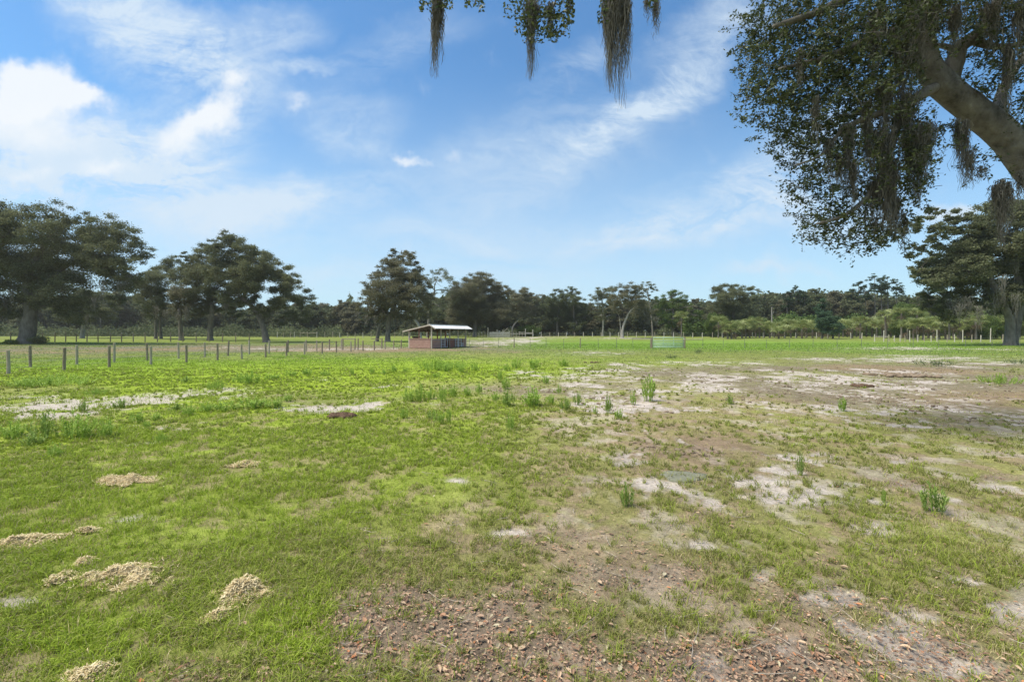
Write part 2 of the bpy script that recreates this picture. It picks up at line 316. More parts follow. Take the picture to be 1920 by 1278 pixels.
def field(lst, px, py):
    if id(lst) not in _FC:                     # the layout sampled once on a fine grid
        gx, gy = np.meshgrid(_FX, _FY); m = np.zeros_like(gx)
        for cx, cy, rx, ry, w in lst:
            i0, i1 = np.searchsorted(_FX, [cx-3.4*rx, cx+3.4*rx]); j0, j1 = np.searchsorted(_FY, [cy-3.4*ry, cy+3.4*ry])
            m[j0:j1, i0:i1] += w*np.exp(-.8*(((gx[j0:j1, i0:i1]-cx)/rx)**2+((gy[j0:j1, i0:i1]-cy)/ry)**2))
        _FC[id(lst)] = m
    m = _FC[id(lst)]
    u = np.clip((px+500)/4.0, 0, len(_FX)-1.001); v = np.clip(py-600, 0, len(_FY)-1.001)
    i = u.astype(int); j = v.astype(int); u = u-i; v = v-j
    return (m[j,i]*(1-u)+m[j,i+1]*u)*(1-v)+(m[j+1,i]*(1-u)+m[j+1,i+1]*u)*v
def cover(X, Y):
    """weights 0..1 for sand, soil, litter and lush grass at ground points"""
    X = np.asarray(X, float); Y = np.asarray(Y, float)
    Ys = np.maximum(Y, 1.2); h = height(X, Y)
    px = CXP+FPX*X/Ys; py = HZ+FPX*(EYE-h)/Ys
    py = np.minimum(py, 1330)
    n1 = fbm(X/1.9, Y/2.6, 21, 6, .62); n2 = fbm(X/0.45, Y/0.55, 33, 4, .6); n3 = fbm(X/2.6, Y/3.4, 45, 5, .6); n4 = fbm(X/5, Y/5, 61, 4)
    far = sstep(10, 40, Ys)
    nn = n1*.62+n2*.38
    fs = field(SAND, px, py); n5 = fbm(X/.13, Y/.16, 141, 3); fq = 1-sstep(9, 26, Ys)
    sand = sstep(.26, .80, fs*.66+(n1-.5)*2.1+(n2-.5)*2.0+(n5-.5)*1.5*fq)*np.clip(fs*3.5, 0, 1)*.92
    dirt = np.clip(field(DIRT, px, py)*.9+(n3-.5)*1.7+(n2-.5)*.8, 0, 1)*sstep(.02,.2,field(DIRT, px, py))
    lit = np.clip(field(LITTER, px, py)*.80+(n3-.5)*1.6+(n2-.5)*2.2-.12, 0, 1)*sstep(.04,.25,field(LITTER, px, py))
    lush = np.clip(field(LUSH, px, py)*.85+(n4-.5)*1.1+(n1-.5)*.9+.02, 0, 1)
    fieldmix = sstep(100, 140, np.hypot(X, Y))
    lush = lush*(1-fieldmix)
    bare = np.clip(np.maximum(sand*.9, np.maximum(dirt*.95, lit)), 0, 1)
    return sand, dirt, lit, lush, bare, n2

GRASS_LUSH = np.array([.275,.355,.034]); GRASS_DRY = np.array([.265,.270,.075]); GRASS_TAN = np.array([.42,.35,.18])
def cover_color(X, Y):
    sand, dirt, lit, lush, bare, n2 = cover(X, Y)
    e = lambda a: a[..., None]
    nA = fbm(X/.16, Y/.16, 71, 3); nB = fbm(X/9, Y/12, 81, 3)
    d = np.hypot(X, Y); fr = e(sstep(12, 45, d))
    g = (GRASS_DRY*(1-e(lush))+GRASS_LUSH*e(lush))*(1-fr)+(np.array([.175,.200,.050])*(1-e(lush))+np.array([.150,.235,.034])*e(lush))*fr  # far turf painted darker and greener for the blade self-shade missing there
    thin = (1-lush)*(1-sstep(9, 26, d))*sstep(-1.0, 3.0, X+.25*Y)
    speck = e(sstep(.52, .66, fbm(X/.42, Y/.5, 151, 4, .62))*thin*.55)
    thatch = e(sstep(.48, .60, fbm(X/.30+9, Y/.36, 161, 4, .62))*(1-sstep(8, 22, d))*(.85-.2*lush))
    
    close = e(1-sstep(4, 16, d))*.55
    g = g*(1-close)+close*(np.array([.19,.155,.085])*(1-e(lush)*.6)+np.array([.12,.14,.035])*e(lush)*.6)   # soil and thatch between the blades close by
    g = g*(.74+.52*e(n2))*(.90+.20*e(nB))
    g = g*(1-thatch)+np.array([.27,.205,.125])*(.7+.6*e(nA))*thatch
    g = g*(1-speck)+np.array([.44,.375,.30])*(.75+.5*e(nA))*speck
    soil = np.array([.185,.148,.108])*(.75+.5*e(nA))
    red = e(sstep(.5,.62,nB)*.6)
    soil = soil*(1-red)+np.array([.25,.16,.105])*red
    sandc = np.array([.44,.38,.325])*(.8+.4*e(nA))
    litc = np.array([.235,.180,.128])*(.6+.8*e(nA))
    c = g*(1-e(dirt)*.86)+soil*e(dirt)*.86
    c = c*(1-e(lit))+litc*e(lit)
    s = e(sand)*(1-.35*e(lit)); c = c*(1-s)+sandc*s
    return c, sand, dirt, lit, lush, bare

def build_ground():
    ang = np.concatenate([np.linspace(-58, 58, 860), np.linspace(58, 302, 62)[1:-1]])*math.pi/180
    rad = np.concatenate([[0.25, .5, .8, 1.1, 1.35], np.exp(np.linspace(math.log(1.6), math.log(170), 560)), [200, 260, 400, 700, 1300, 2500, 4500]])
    A, Rr = np.meshgrid(ang, rad)
    X = np.sin(A)*Rr; Y = np.cos(A)*Rr
    Z = height(X, Y)
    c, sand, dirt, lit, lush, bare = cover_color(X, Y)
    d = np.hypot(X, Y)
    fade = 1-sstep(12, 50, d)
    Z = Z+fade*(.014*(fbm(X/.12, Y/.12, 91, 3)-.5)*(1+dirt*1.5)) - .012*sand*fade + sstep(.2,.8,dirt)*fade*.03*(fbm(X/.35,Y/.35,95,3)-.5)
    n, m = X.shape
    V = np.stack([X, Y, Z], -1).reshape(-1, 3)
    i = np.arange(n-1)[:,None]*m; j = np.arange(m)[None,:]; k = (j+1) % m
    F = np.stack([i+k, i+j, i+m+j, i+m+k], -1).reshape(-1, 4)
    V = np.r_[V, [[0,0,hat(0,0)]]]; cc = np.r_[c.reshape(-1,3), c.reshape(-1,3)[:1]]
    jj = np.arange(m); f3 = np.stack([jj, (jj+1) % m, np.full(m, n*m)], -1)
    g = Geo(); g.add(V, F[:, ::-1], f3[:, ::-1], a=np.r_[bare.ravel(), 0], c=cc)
    m_, nt, N, L, b = newmat('field soil and turf')
    a = N.new('ShaderNodeAttribute'); a.attribute_name = 'col'
    geo = N.new('ShaderNodeNewGeometry')
    def nz(scale, det, rough=.65):
        t = N.new('ShaderNodeTexNoise'); t.inputs['Scale'].default_value = scale; t.inputs['Detail'].default_value = det; t.inputs['Roughness'].default_value = rough
        L.new(geo.outputs['Position'], t.inputs['Vector']); return t.outputs['Fac']
    n1 = nz(26, 8, .75); n2 = nz(2.5, 8, .75); n3 = nz(140, 3)
    def mr(v, lo, hi, c0, c1):
        q = N.new('ShaderNodeMapRange'); L.new(v, q.inputs[0]); q.inputs[1].default_value = lo; q.inputs[2].default_value = hi; q.inputs[3].default_value = c0; q.inputs[4].default_value = c1; return q.outputs[0]
    f = N.new('ShaderNodeMath'); f.operation = 'MULTIPLY'; L.new(mr(n1, .3, .7, .62, 1.38), f.inputs[0]); L.new(mr(n2, .3, .7, .72, 1.28), f.inputs[1])
    f2 = N.new('ShaderNodeMath'); f2.operation = 'MULTIPLY'; L.new(f.outputs[0], f2.inputs[0]); L.new(mr(n3, .3, .7, .8, 1.2), f2.inputs[1])
    vm = N.new('ShaderNodeVectorMath'); vm.operation = 'SCALE'; L.new(a.outputs['Color'], vm.inputs[0]); L.new(f2.outputs[0], vm.inputs['Scale'])
    L.new(vm.outputs[0], b.inputs['Base Color']); b.inputs['Roughness'].default_value = 1; b.inputs['Specular IOR Level'].default_value = .03
    bp = N.new('ShaderNodeBump'); bp.inputs['Strength'].default_value = .8; bp.inputs['Distance'].default_value = .03
    L.new(n1, bp.inputs['Height']); L.new(bp.outputs[0], b.inputs['Normal'])
    tag(g.build('ground', m_, smooth=True), kind='structure')
build_ground()

# ------------------------------------------------------------------ grass, litter, clods
def blades(g, X, Y, Z, H, W, lean, col, yaw=None):
    n = len(X); yaw = rng.random(n)*2*math.pi if yaw is None else yaw; la = rng.random(n)*2*math.pi
    wx = np.cos(yaw)*W/2; wy = np.sin(yaw)*W/2
    lx = np.cos(la)*lean*H; ly = np.sin(la)*lean*H
    P = np.zeros((n, 5, 3))
    P[:,0] = np.c_[X-wx, Y-wy, Z-.004]; P[:,1] = np.c_[X+wx, Y+wy, Z-.004]
    P[:,2] = np.c_[X+lx*.35+wx*.8, Y+ly*.35+wy*.8, Z+H*.6]; P[:,3] = np.c_[X+lx*.35-wx*.8, Y+ly*.35-wy*.8, Z+H*.6]
    P[:,4] = np.c_[X+lx, Y+ly, Z+H*np.clip(1-.25*lean, .3, 1)]
    i = np.arange(n)[:,None]*5
    g.add(P.reshape(-1,3), i+np.array([0,1,2,3]), i+np.array([3,2,4]), c=np.repeat(col, 5, axis=0))

def build_grass():
    N = 1250000
    px = rng.uniform(-190, 2110, N); d = np.exp(rng.uniform(math.log(1.5), math.log(75), N))
    # clump the blades together
    X = (px-CXP)/FPX*d; Y = d
    sand, dirt, lit, lush, bare, n2 = cover(X, Y)
    cl = fbm(X/.10, Y/.10, 101, 2); cl2 = fbm(X/.5, Y/.5, 111, 3)
    dens = (1-np.clip(sand*.98,0,1))*(1-dirt*.80)*(1-lit*.84)*(.38+.52*lush)
    thin = (1-lush)*sstep(-1.0, 3.0, X+.25*Y)*(1-sstep(9, 26, d))
    dens = dens*(1-.7*sstep(.50,.64,fbm(X/.42, Y/.5, 151, 4, .62))*thin)
    dens = dens*(.16+1.25*sstep(.38,.66,cl)*(.35+1.1*sstep(.36,.62,cl2)))+.012
    keep = rng.random(N) < dens
    X, Y, d, lush, sand, dirt, lit, cl2 = [a[keep] for a in (X, Y, d, lush, sand, dirt, lit, cl2)]
    n = len(X); Z = height(X, Y)
    H = (.015+.026*rng.random(n)**1.4)*(.75+.55*lush)*(.6+.9*sstep(.3,.65,cl2)); H = H*(1+.015*d)
    tall = rng.random(n) < .02; H[tall] *= 1.7
    W = np.maximum(.0035, .0009*d)*(.7+.7*rng.random(n))
    r = rng.random(n)[:,None]; r2 = rng.random(n)[:,None]
    lu = np.clip(lush[:,None]*1.0+(r-.5)*.55, 0, 1)
    col = GRASS_DRY*(1-lu)+GRASS_LUSH*lu
    tan = (r2 < (.40-.30*lush[:,None])); col = np.where(tan, GRASS_TAN*(.6+.6*r), col)
    col = col*(.72+.6*rng.random(n)[:,None])
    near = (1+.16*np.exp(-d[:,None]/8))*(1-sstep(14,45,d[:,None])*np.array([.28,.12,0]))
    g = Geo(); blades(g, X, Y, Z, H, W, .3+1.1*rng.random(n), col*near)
    # spreading tufts of coarser blades, clearest close to the viewer
    N = 40000; px = rng.uniform(-190, 2110, N); d = np.exp(rng.uniform(math.log(1.5), math.log(22), N)); X = (px-CXP)/FPX*d; Y = d
    sand, dirt, lit, lush, bare, n2 = cover(X, Y)
    k = rng.random(N) < (1-sand*.86)*(1-lit*.84)*(1-dirt*.92)*(.35+.65*lush)*(.15+1.3*sstep(.4,.62,fbm(X/.8, Y/.8, 171, 3))); X, Y, d, lush = X[k], Y[k], d[k], lush[k]
    m = 16; X0 = np.repeat(X, m); Y0 = np.repeat(Y, m); d0 = np.repeat(d, m); l0 = np.repeat(lush, m); q = len(X0)
    sz = np.repeat(.6+.9*rng.random(len(X))**1.5, m); a = rng.random(q)*6.283; rr = rng.random(q)**.5*.028*sz
    X1 = X0+np.cos(a)*rr; Y1 = Y0+np.sin(a)*rr; tint = np.repeat(rng.random(len(X)), m)[:,None]
    lu = np.clip(.30+l0[:,None]*.7+(tint-.5)*.8, 0, 1); c = (GRASS_DRY*.95)*(1-lu)+GRASS_LUSH*1.05*lu; dryb = rng.random(q)[:,None] < .16; c = np.where(dryb, GRASS_TAN*.85, c)*(.62+.65*rng.random(q)[:,None])
    blades(g, X1, Y1, height(X1, Y1), (.028+.042*rng.random(q))*sz*(1+.012*d0), np.maximum(.0042, .0011*d0)*(.7+.6*rng.random(q)), .4+1.3*rng.random(q), c)
    tag(g.build('grass', M['grass']), label='short green and straw coloured grass covering the field', cat='grass', kind='stuff')
build_grass()

def build_litter():
    N = 130000
    px = rng.uniform(-150, 2070, N); d = np.exp(rng.uniform(math.log(1.5), math.log(13), N))
    X = (px-CXP)/FPX*d; Y = d
    sand, dirt, lit, lush, bare, n2 = cover(X, Y)
    under = sstep(500, 900, px+ (HZ+FPX*EYE/d-900)*.6)
    dens = lit**1.3*.95+.07*under*(1-lush*.7)+.006
    k = rng.random(N) < dens
    X, Y, d = X[k], Y[k], d[k]; n = len(X); Z = height(X, Y)+.004+.018*rng.random(n)
    Ln = (.008+.020*rng.random(n)**2)*np.where(rng.random(n) < .10, 1.9, 1); Wd = Ln*(.32+.22*rng.random(n))
    yaw = rng.random(n)*6.283; pit = (rng.random(n)-.5)*1.0; curl = (.1+.5*rng.random(n))*Ln
    cx, sx = np.cos(yaw), np.sin(yaw)
    # six-cornered leaf folded along its rib
    loc = np.array([[-.5,0,0],[-.18,-.5,1],[.22,-.45,1],[.5,0,.3],[.22,.45,1],[-.18,.5,1]])
    P = np.zeros((n,6,3))
    for q, (a, b_, c_) in enumerate(loc):
        lx = a*Ln; ly = b_*Wd; lz = c_*curl*.35+lx*np.sin(pit)*.5
        P[:,q] = np.c_[X+lx*cx-ly*sx, Y+lx*sx+ly*cx, Z+lz]
    i = np.arange(n)[:,None]*6
    pal = np.array([[.38,.25,.165],[.27,.165,.105],[.48,.34,.22],[.21,.125,.08],[.34,.19,.11],[.46,.20,.09],[.42,.36,.23]])
    ci = rng.choice(7, n, p=[.27,.22,.16,.15,.1,.03,.07]); col = pal[ci]*(.7+.5*rng.random(n))[:,None]
    g = Geo(); g.add(P.reshape(-1,3), np.r_[i+np.array([0,1,2,3]), i+np.array([0,3,4,5])], c=np.repeat(col, 6, axis=0))
    tag(g.build('leaf_litter', M['litter']), label='brown fallen oak leaves strewn over the near ground', cat='leaves', kind='stuff')
    g = Geo(); n = 260                                   # fallen twigs
    for _ in range(n):
        d0 = math.exp(rng.uniform(math.log(1.7), math.log(9))); p0 = rng.uniform(560, 1950); x = (p0-CXP)/FPX*d0; a = rng.random()*6.28; l = .05+.16*rng.random()
        pts = [np.array([x+math.cos(a+.25*t)*l*t, d0+math.sin(a+.3*t)*l*t, hat(x, d0)+.012+.012*rng.random()]) for t in (0,.35,.7,1)]
        g.tube(pts, [.0025,.0022,.0018,.001], 4, False)
    tag(g.build('twigs', M['post']), label='thin grey twigs scattered among the fallen leaves', cat='twigs', kind='stuff')
build_litter()

def build_clods():
    t = (1+5**.5)/2
    ico = np.array([[-1,t,0],[1,t,0],[-1,-t,0],[1,-t,0],[0,-1,t],[0,1,t],[0,-1,-t],[0,1,-t],[t,0,-1],[t,0,1],[-t,0,-1],[-t,0,1]])/1.9
    fc = np.array([[0,11,5],[0,5,1],[0,1,7],[0,7,10],[0,10,11],[1,5,9],[5,11,4],[11,10,2],[10,7,6],[7,1,8],[3,9,4],[3,4,2],[3,2,6],[3,6,8],[3,8,9],[4,9,5],[2,4,11],[6,2,10],[8,6,7],[9,8,1]])
    N = 60000
    px = rng.uniform(900, 2100, N); d = np.exp(rng.uniform(math.log(5), math.log(34), N)); X = (px-CXP)/FPX*d; Y = d
    sand, dirt, lit, lush, bare, n2 = cover(X, Y)
    cl = fbm(X/.9, Y/.9, 131, 3)
    k = rng.random(N) < sstep(.3,.9,dirt)*(.04+.55*sstep(.4,.8,cl)); X, Y, d = X[k], Y[k], d[k]; n = len(X)
    S = (.006+.024*rng.random(n)**5)*(1+d*.03)
    V = ico[None]*(1+.5*(rng.random((n,12,1))-.5))*S[:,None,None]*np.stack([.8+rng.random(n)*.9, .8+rng.random(n)*.9, .45+.4*rng.random(n)], -1)[:,None,:]
    V = V+np.stack([X, Y, height(X, Y)+S*.2], -1)[:,None,:]
    g = Geo(); g.add(V.reshape(-1,3), f3=(np.arange(n)[:,None,None]*12+fc[None]).reshape(-1,3))
    tag(g.build('soil_clods', M['clod']), label='small grey brown clods lying on the churned bare soil', cat='soil', kind='stuff')
build_clods()

# ------------------------------------------------------------------ weeds, straw, stone
def weed_geo(h, w, n, feather=True, seed=0, spread=.5):
    r = np.random.default_rng(seed); g = Geo()
    for s in range(n):
        a = r.random()*6.283; q = r.random()**.7*w/2
        b = np.array([math.cos(a)*q, math.sin(a)*q, 0]); hh = h*(.55+.45*r.random())*(1-.35*q/(w/2))
        tip = b*(1+spread)+np.array([(r.random()-.5)*.12*h, (r.random()-.5)*.12*h, hh])
        m = 7 if feather else 3
        stem = [b, b*.5+tip*.5+np.array([0,0,.0]), tip]
        ww = .007*h/.4+.002
        for j in range(2):
            p, q2 = stem[j], stem[j+1]; dv = np.array([math.cos(a+1.57), math.sin(a+1.57), 0])*ww/2
            g.add([p-dv, p+dv, q2+dv*.6, q2-dv*.6], [[0,1,2,3]], a=.2+.5*r.random())
        for j in range(m*(3 if feather else 2)):
            t = .12+.88*r.random(); p = b*(1-t)+tip*t; aa = r.random()*6.283; l = h*(.26 if feather else .4)*(1.1-t*.6)*(.5+.6*r.random())
            e = p+np.array([math.cos(aa)*l*.5, math.sin(aa)*l*.5, l*.75]); dv = np.array([-math.sin(aa), math.cos(aa), 0])*ww*(.6 if feather else 1.3)
            mid = (p+e)/2
            g.add([p, mid+dv, e, mid-dv], [[0,1,2,3]], a=r.random())
    return g
WEED_VARIANTS = {}
def weed(px, py, hp, wp, kind, label, group=None, name='weed_clump'):
    p = ground_at(px, py); d = p[1]; h = hp/FPX*d*1.25; w = wp/FPX*d
    key = (kind, rng.integers(3))
    if key not in WEED_VARIANTS:
        k, s = key
        me = {'fennel': lambda: (weed_geo(.5,.22,17,True,s), M['weed']), 'pale': lambda: (weed_geo(.5,.22,17,True,s+10), M['weed_pale']),
              'bush': lambda: (weed_geo(.3,.7,70,True,s+20,.3), M['weed']), 'grey': lambda: (weed_geo(.25,.7,46,False,s+30,.4), M['weed_grey'])}[k]()
        o = me[0].build(name, me[1]); WEED_VARIANTS[key] = o.data; bpy.data.objects.remove(o)
    o = bpy.data.objects.new(name, WEED_VARIANTS[key]); link(o)
    base = {'fennel':(.5,.22), 'pale':(.5,.22), 'bush':(.3,.7), 'grey':(.25,.7)}[kind]
    o.location = (p[0], p[1], p[2]-.01); o.scale = (w/base[1], w/base[1], h/base[0]); o.rotation_euler = (0,0,rng.random()*6.28)
    tag(o, label, 'weed', group)
G = 'weed clumps dotted over the field'
L1 = 'upright feathery green weed in the grass left of centre, beyond the pale sand streak'
L2 = 'upright feathery green weed in the lush left foreground'
L3 = 'small upright green weed in the row of weeds between the shed and the sandy ground'
L4 = 'upright feathery green weed beside the white sand streak near the middle of the field'
L5 = 'small upright weed on the sandy patch right of the middle'
for a in [(470,719,24,26,'fennel'),(510,712,14,22,'fennel'),(447,717,16,18,'fennel'),(545,705,12,18,'fennel'),(575,702,12,18,'fennel'),(610,704,11,14,'fennel'),(350,717,12,14,'pale')]: weed(*a, L1, G+' behind the left sand track')
for a in [(86,824,50,32,'pale'),(145,822,48,42,'fennel'),(200,820,38,26,'fennel'),(28,822,34,30,'fennel'),(103,856,26,20,'fennel'),(258,793,24,20,'fennel'),(275,803,16,12,'fennel'),(180,802,18,14,'fennel'),(292,788,15,16,'fennel'),
          (355,778,22,20,'fennel'),(385,772,20,18,'fennel'),(420,770,20,30,'fennel'),(470,766,24,40,'fennel'),(515,764,18,30,'fennel'),(60,835,22,30,'pale'),(157,772,24,14,'pale'),(227,764,18,22,'pale'),(540,752,16,14,'fennel'),(330,770,14,20,'pale')]: weed(*a, (L2 if a[4]=='fennel' else L2.replace('feathery green','pale yellow green'))+(', near the sand track' if a[1]<800 else ''), G+' on the left '+a[4]+str(a[1]<800))
for a in [(837,696,15,18,'fennel'),(865,698,17,12,'fennel'),(890,695,16,14,'fennel'),(950,695,14,12,'fennel'),(968,690,18,16,'fennel'),(1002,692,20,20,'fennel'),(1056,686,15,18,'fennel'),(818,707,10,12,'fennel'),(720,702,12,9,'fennel'),(738,697,14,12,'fennel'),(760,698,10,12,'fennel'),(660,703,14,7,'fennel'),(697,700,14,8,'fennel')]: weed(*a, L3, G+' before the shed')
for a in [(768,752,26,20,'fennel'),(788,752,32,16,'fennel'),(830,752,32,16,'fennel'),(808,748,20,16,'fennel'),(850,744,24,14,'fennel'),(898,738,22,12,'fennel'),(876,742,18,14,'fennel'),(757,784,22,14,'fennel'),(823,794,28,18,'fennel'),(842,793,30,10,'fennel'),(810,786,18,16,'pale'),(952,760,30,26,'pale'),(1083,758,24,14,'pale'),(930,752,18,14,'fennel')]: weed(*a, L4, G+' near the middle sand streak')
for a in [(1023,719,18,12,'fennel'),(1048,738,18,8,'fennel'),(1060,768,24,18,'pale'),(1140,774,34,14,'pale'),(1160,785,22,14,'fennel'),(1187,758,24,10,'fennel'),(1033,758,20,14,'fennel'),(1116,775,14,8,'fennel'),(1368,758,20,12,'pale')]: weed(*a, L5, G+' on the sandy patch')
for a in [(815,694,20,60,'bush','low wide green weed mound between the shed and the row of small weeds',None),(845,690,14,60,'bush','low green weed mound just right of the widest mound before the shed',None),
          (405,730,20,30,'bush','dark rounded weed tuft at the far edge of the left sand track',None),(180,740,12,30,'bush','low rounded tuft on the near left, behind the sand track',None),(100,722,20,110,'bush','long low band of green weeds beside the left fence',None),(60,724,18,60,'bush','leftmost low green weed patch beside the left fence',None),
          (303,829,20,22,'bush','dark green rosette weed beside a small sand streak in the left foreground',None),(998,761,36,38,'fennel','largest bushy green weed in the middle of the field',None),(1217,751,46,26,'fennel','tall leafy green weed on the white sand right of the middle',None),
          (938,714,24,8,'fennel','thin dark upright weed on its own left of the sandy ground',None),(948,729,22,18,'fennel','dark green weed just below the thin upright weed near the middle',None),
          (958,806,34,14,'fennel','narrow upright dark green weed standing nearest in the middle of the field',None),(1175,950,48,22,'pale','pale yellow green upright weed in the foreground right of centre',None),
          (1580,770,26,14,'fennel','lone dark green seedling at the near edge of the brown soil',None),(1500,890,44,12,'pale','slender green seedling on the white sand of the right foreground',None),(1750,960,56,36,'pale','broad pale green weed in the right foreground',None),(1657,941,26,8,'fennel','thin green seedling right of the white sand in the right foreground',None),
          (1875,719,18,56,'bush','bright green spreading weed on the reddish soil at the far right',None),(1757,686,11,56,'grey','grey green low weed at the far edge of the brown soil',None),(1915,682,9,40,'grey','low grey green weed at the right edge of the far brown soil',None),
          (525,671,6,26,'bush','low dark green tuft at the foot of the left fence',None),(568,670,6,24,'bush','low dark green tuft just right of the tuft at the foot of the left fence',None),(1258,672,8,20,'grey','low grey green tuft before the green gate',None),(1310,663,10,14,'grey','low grey green tuft just right of the green gate',None)]: weed(*a)

def straw_pile(px, py, w_px, h_px, label, seed, elong=1.6, yaw=0.0, holes=0, top=None):
    """one clump of matted pale straw: lumpy core with loose stalks over it"""
    r = np.random.default_rng(seed); p = ground_at(px, py); d = p[1]; W = w_px/FPX*d*1.02; Hh = h_px*1.2; p[2] += .014
    root = empty('straw_clump', p, label, 'straw', rz=yaw)
    g = Geo(); nu, nv = 40, 14
    a = np.arange(nu)/nu*2*math.pi; rr = np.linspace(0, 1, nv)
    A, Q = np.meshgrid(a, rr)
    edge = 1+1.1*(fbm(np.cos(A)*2.2+seed, np.sin(A)*2.2, seed, 4)-.5)*2
    x = np.cos(A)*Q*W/2*edge; y = np.sin(A)*Q*W/2*edge/elong
    z = (1-Q**2)*Hh*.75*np.clip(2.6*fbm(x*11+seed, y*11, seed+3, 4)-.55, .05, 2)-.012*Q
    V = np.stack([x,y,z],-1).reshape(-1,3); i = np.arange(nv-1)[:,None]*nu; j = np.arange(nu)[None,:]; k = (j+1)%nu
    g.add(V, np.stack([i+j,i+nu+j,i+nu+k,i+k],-1).reshape(-1,4))
    g.build('matted_core', M['straw_core'], root, True)
    s = Geo(); n = int(2400*W/.5)
    aa = r.random(n)*6.283; q = r.random(n)**.6*1.12*(1+.35*(r.random(n)>.85)); ee = 1+1.1*(fbm(np.cos(aa)*2.2+seed, np.sin(aa)*2.2, seed, 4)-.5)*2
    X = np.cos(aa)*q*W/2*ee; Y = np.sin(aa)*q*W/2*ee/elong
    Z = np.clip(1-q**2,0,1)*Hh*.75*np.clip(2.6*fbm(X*11+seed, Y*11, seed+3, 4)-.55, .05, 2)+.004
    ya = r.random(n)*6.283; l = .008+.026*r.random(n); wd = .0012+.0016*r.random(n); pt = (r.random(n)-.4)*.9
    dx = np.c_[np.cos(ya)*l/2, np.sin(ya)*l/2, np.sin(pt)*l/2]; dw = np.c_[-np.sin(ya)*wd, np.cos(ya)*wd, wd*0]; C = np.c_[X,Y,Z+np.abs(np.sin(pt))*l/2]
    P = np.stack([C-dx-dw, C+dx-dw, C+dx+dw, C-dx+dw], 1)
    s.add(P.reshape(-1,3), np.arange(n)[:,None]*4+np.arange(4), a=np.repeat(r.random(n),4))
    s.build('loose_stalks', M['straw'], root)
straw_pile(232,902,84,.045,'flat oval pile of pale straw lying farthest back in the left foreground',1,1.5)
straw_pile(458,873,50,.035,'small pale straw scrap right of the oval pile, near the middle left',2,1.4)
straw_pile(28,1022,120,.05,'long ridge of pale straw at the left edge of the picture',3,2.2,.35)
straw_pile(218,1084,104,.05,'broad pile of pale straw in the near left foreground',4,1.4,.1)
straw_pile(117,1086,40,.045,'small round straw lump left of the broad pile',5,1.1)
straw_pile(158,1056,24,.03,'smallest straw lump, above and left of the broad pile',6,1.2)
straw_pile(447,1116,78,.075,'tallest pale straw pile with a dark hollow, nearest the middle',7,1.2,.2)
straw_pile(408,1158,48,.02,'thin tail of straw trailing down left from the tallest pile',8,2.0,.8)
straw_pile(165,1270,70,.03,'straw patch cut by the bottom edge at the lower left',9,1.8,.3)
straw_pile(163,998,30,.02,'little pale straw scrap right of the long ridge at the left edge',10,1.6)
straw_pile(497,1120,30,.025,'loose straw scrap just right of the tallest pile',12,1.3)
def lumps(name, px, py, w_px, hh, n, mat, label, cat, seed):
    r = np.random.default_rng(seed); p = ground_at(px, py); W = w_px/FPX*p[1]; g = Geo()
    for _ in range(n):
        c = np.array([(r.random()-.5)*W, (r.random()-.5)*W*.7, hh*.3]); s = hh*(.5+.8*r.random()); nu, nv = 10, 6
        A, B = np.meshgrid(np.arange(nu)/nu*6.283, np.linspace(-1.5, 1.5, nv)); rad = s*(1+.35*(r.random(A.shape)-.5))
        V = np.stack([np.cos(A)*np.cos(B)*rad*1.2, np.sin(A)*np.cos(B)*rad, np.sin(B)*rad*.7],-1).reshape(-1,3)+c
        i = np.arange(nv-1)[:,None]*nu; j = np.arange(nu)[None,:]; k = (j+1)%nu
        g.add(V, np.stack([i+j,i+k,i+nu+k,i+nu+j],-1).reshape(-1,4))
    o = g.build(name, mat, smooth=True); o.location = tuple(p); tag(o, label, cat)
lumps('dung_heap', 642, 782, 40, .07, 26, M['dung'], 'small dark brown dung heap in the grass just below the white sand streak', 'dung', 4)
lumps('dung_heap', 1110, 680, 26, .07, 12, M['dung'], 'low dark dung heap beside the far sand streak, well before the gate', 'dung', 5)
lumps('soil_heap', 1690, 705, 90, .09, 60, M['clod'], 'ridge of dark churned clods along the far side of the brown soil', 'soil', 6)
lumps('soil_heap', 1620, 725, 36, .08, 18, M['dung'], 'dark clod heap in the middle of the brown soil', 'soil', 7)
def flat_stone():
    p = ground_at(1282, 893); g = Geo(); nu = 28; a = np.arange(nu)/nu*6.283; W = 86/FPX*p[1]/2
    rr = 1+.12*np.sin(a*3+1)+.06*np.sin(a*7)
    rings = [(1.0,-.03),(1.0,.002),(.92,.014),(.55,.020),(.02,.022)]
    V = np.concatenate([np.c_[np.cos(a)*rr*W*s, np.sin(a)*rr*W*.75*s, np.full(nu,z)] for s, z in rings])
    i = np.arange(len(rings)-1)[:,None]*nu; j = np.arange(nu)[None,:]; k = (j+1)%nu
    g.add(V, np.stack([i+j,i+k,i+nu+k,i+nu+j],-1).reshape(-1,4))
    o = g.build('flat_stone', M['stone'], smooth=True); o.location = tuple(p); tag(o, 'flat grey stone half sunk in the ground by the white sand, right of centre', 'stone')
flat_stone()

# ------------------------------------------------------------------ trees
def leaf_cards(g, C, size, aspect=.5, tilt=1.0, v=None, r=rng):
    n = len(C); d1 = r.normal(size=(n,3)); d1[:,2] *= .6; d1 /= np.linalg.norm(d1,axis=1)[:,None]
    d2 = r.normal(size=(n,3)); d2 -= d1*(d1*d2).sum(1)[:,None]; d2 /= np.linalg.norm(d2,axis=1)[:,None]
    s = size*(.6+.8*r.random(n)); a = d1*s[:,None]*.5; b = d2*(s*aspect)[:,None]*.5
    P = np.stack([C-a, C-a*.1+b, C+a, C-a*.1-b], 1)
    v = r.random(n) if v is None else v
    g.add(P.reshape(-1,3), np.arange(n)[:,None]*4+np.arange(4), a=np.repeat(v,4))

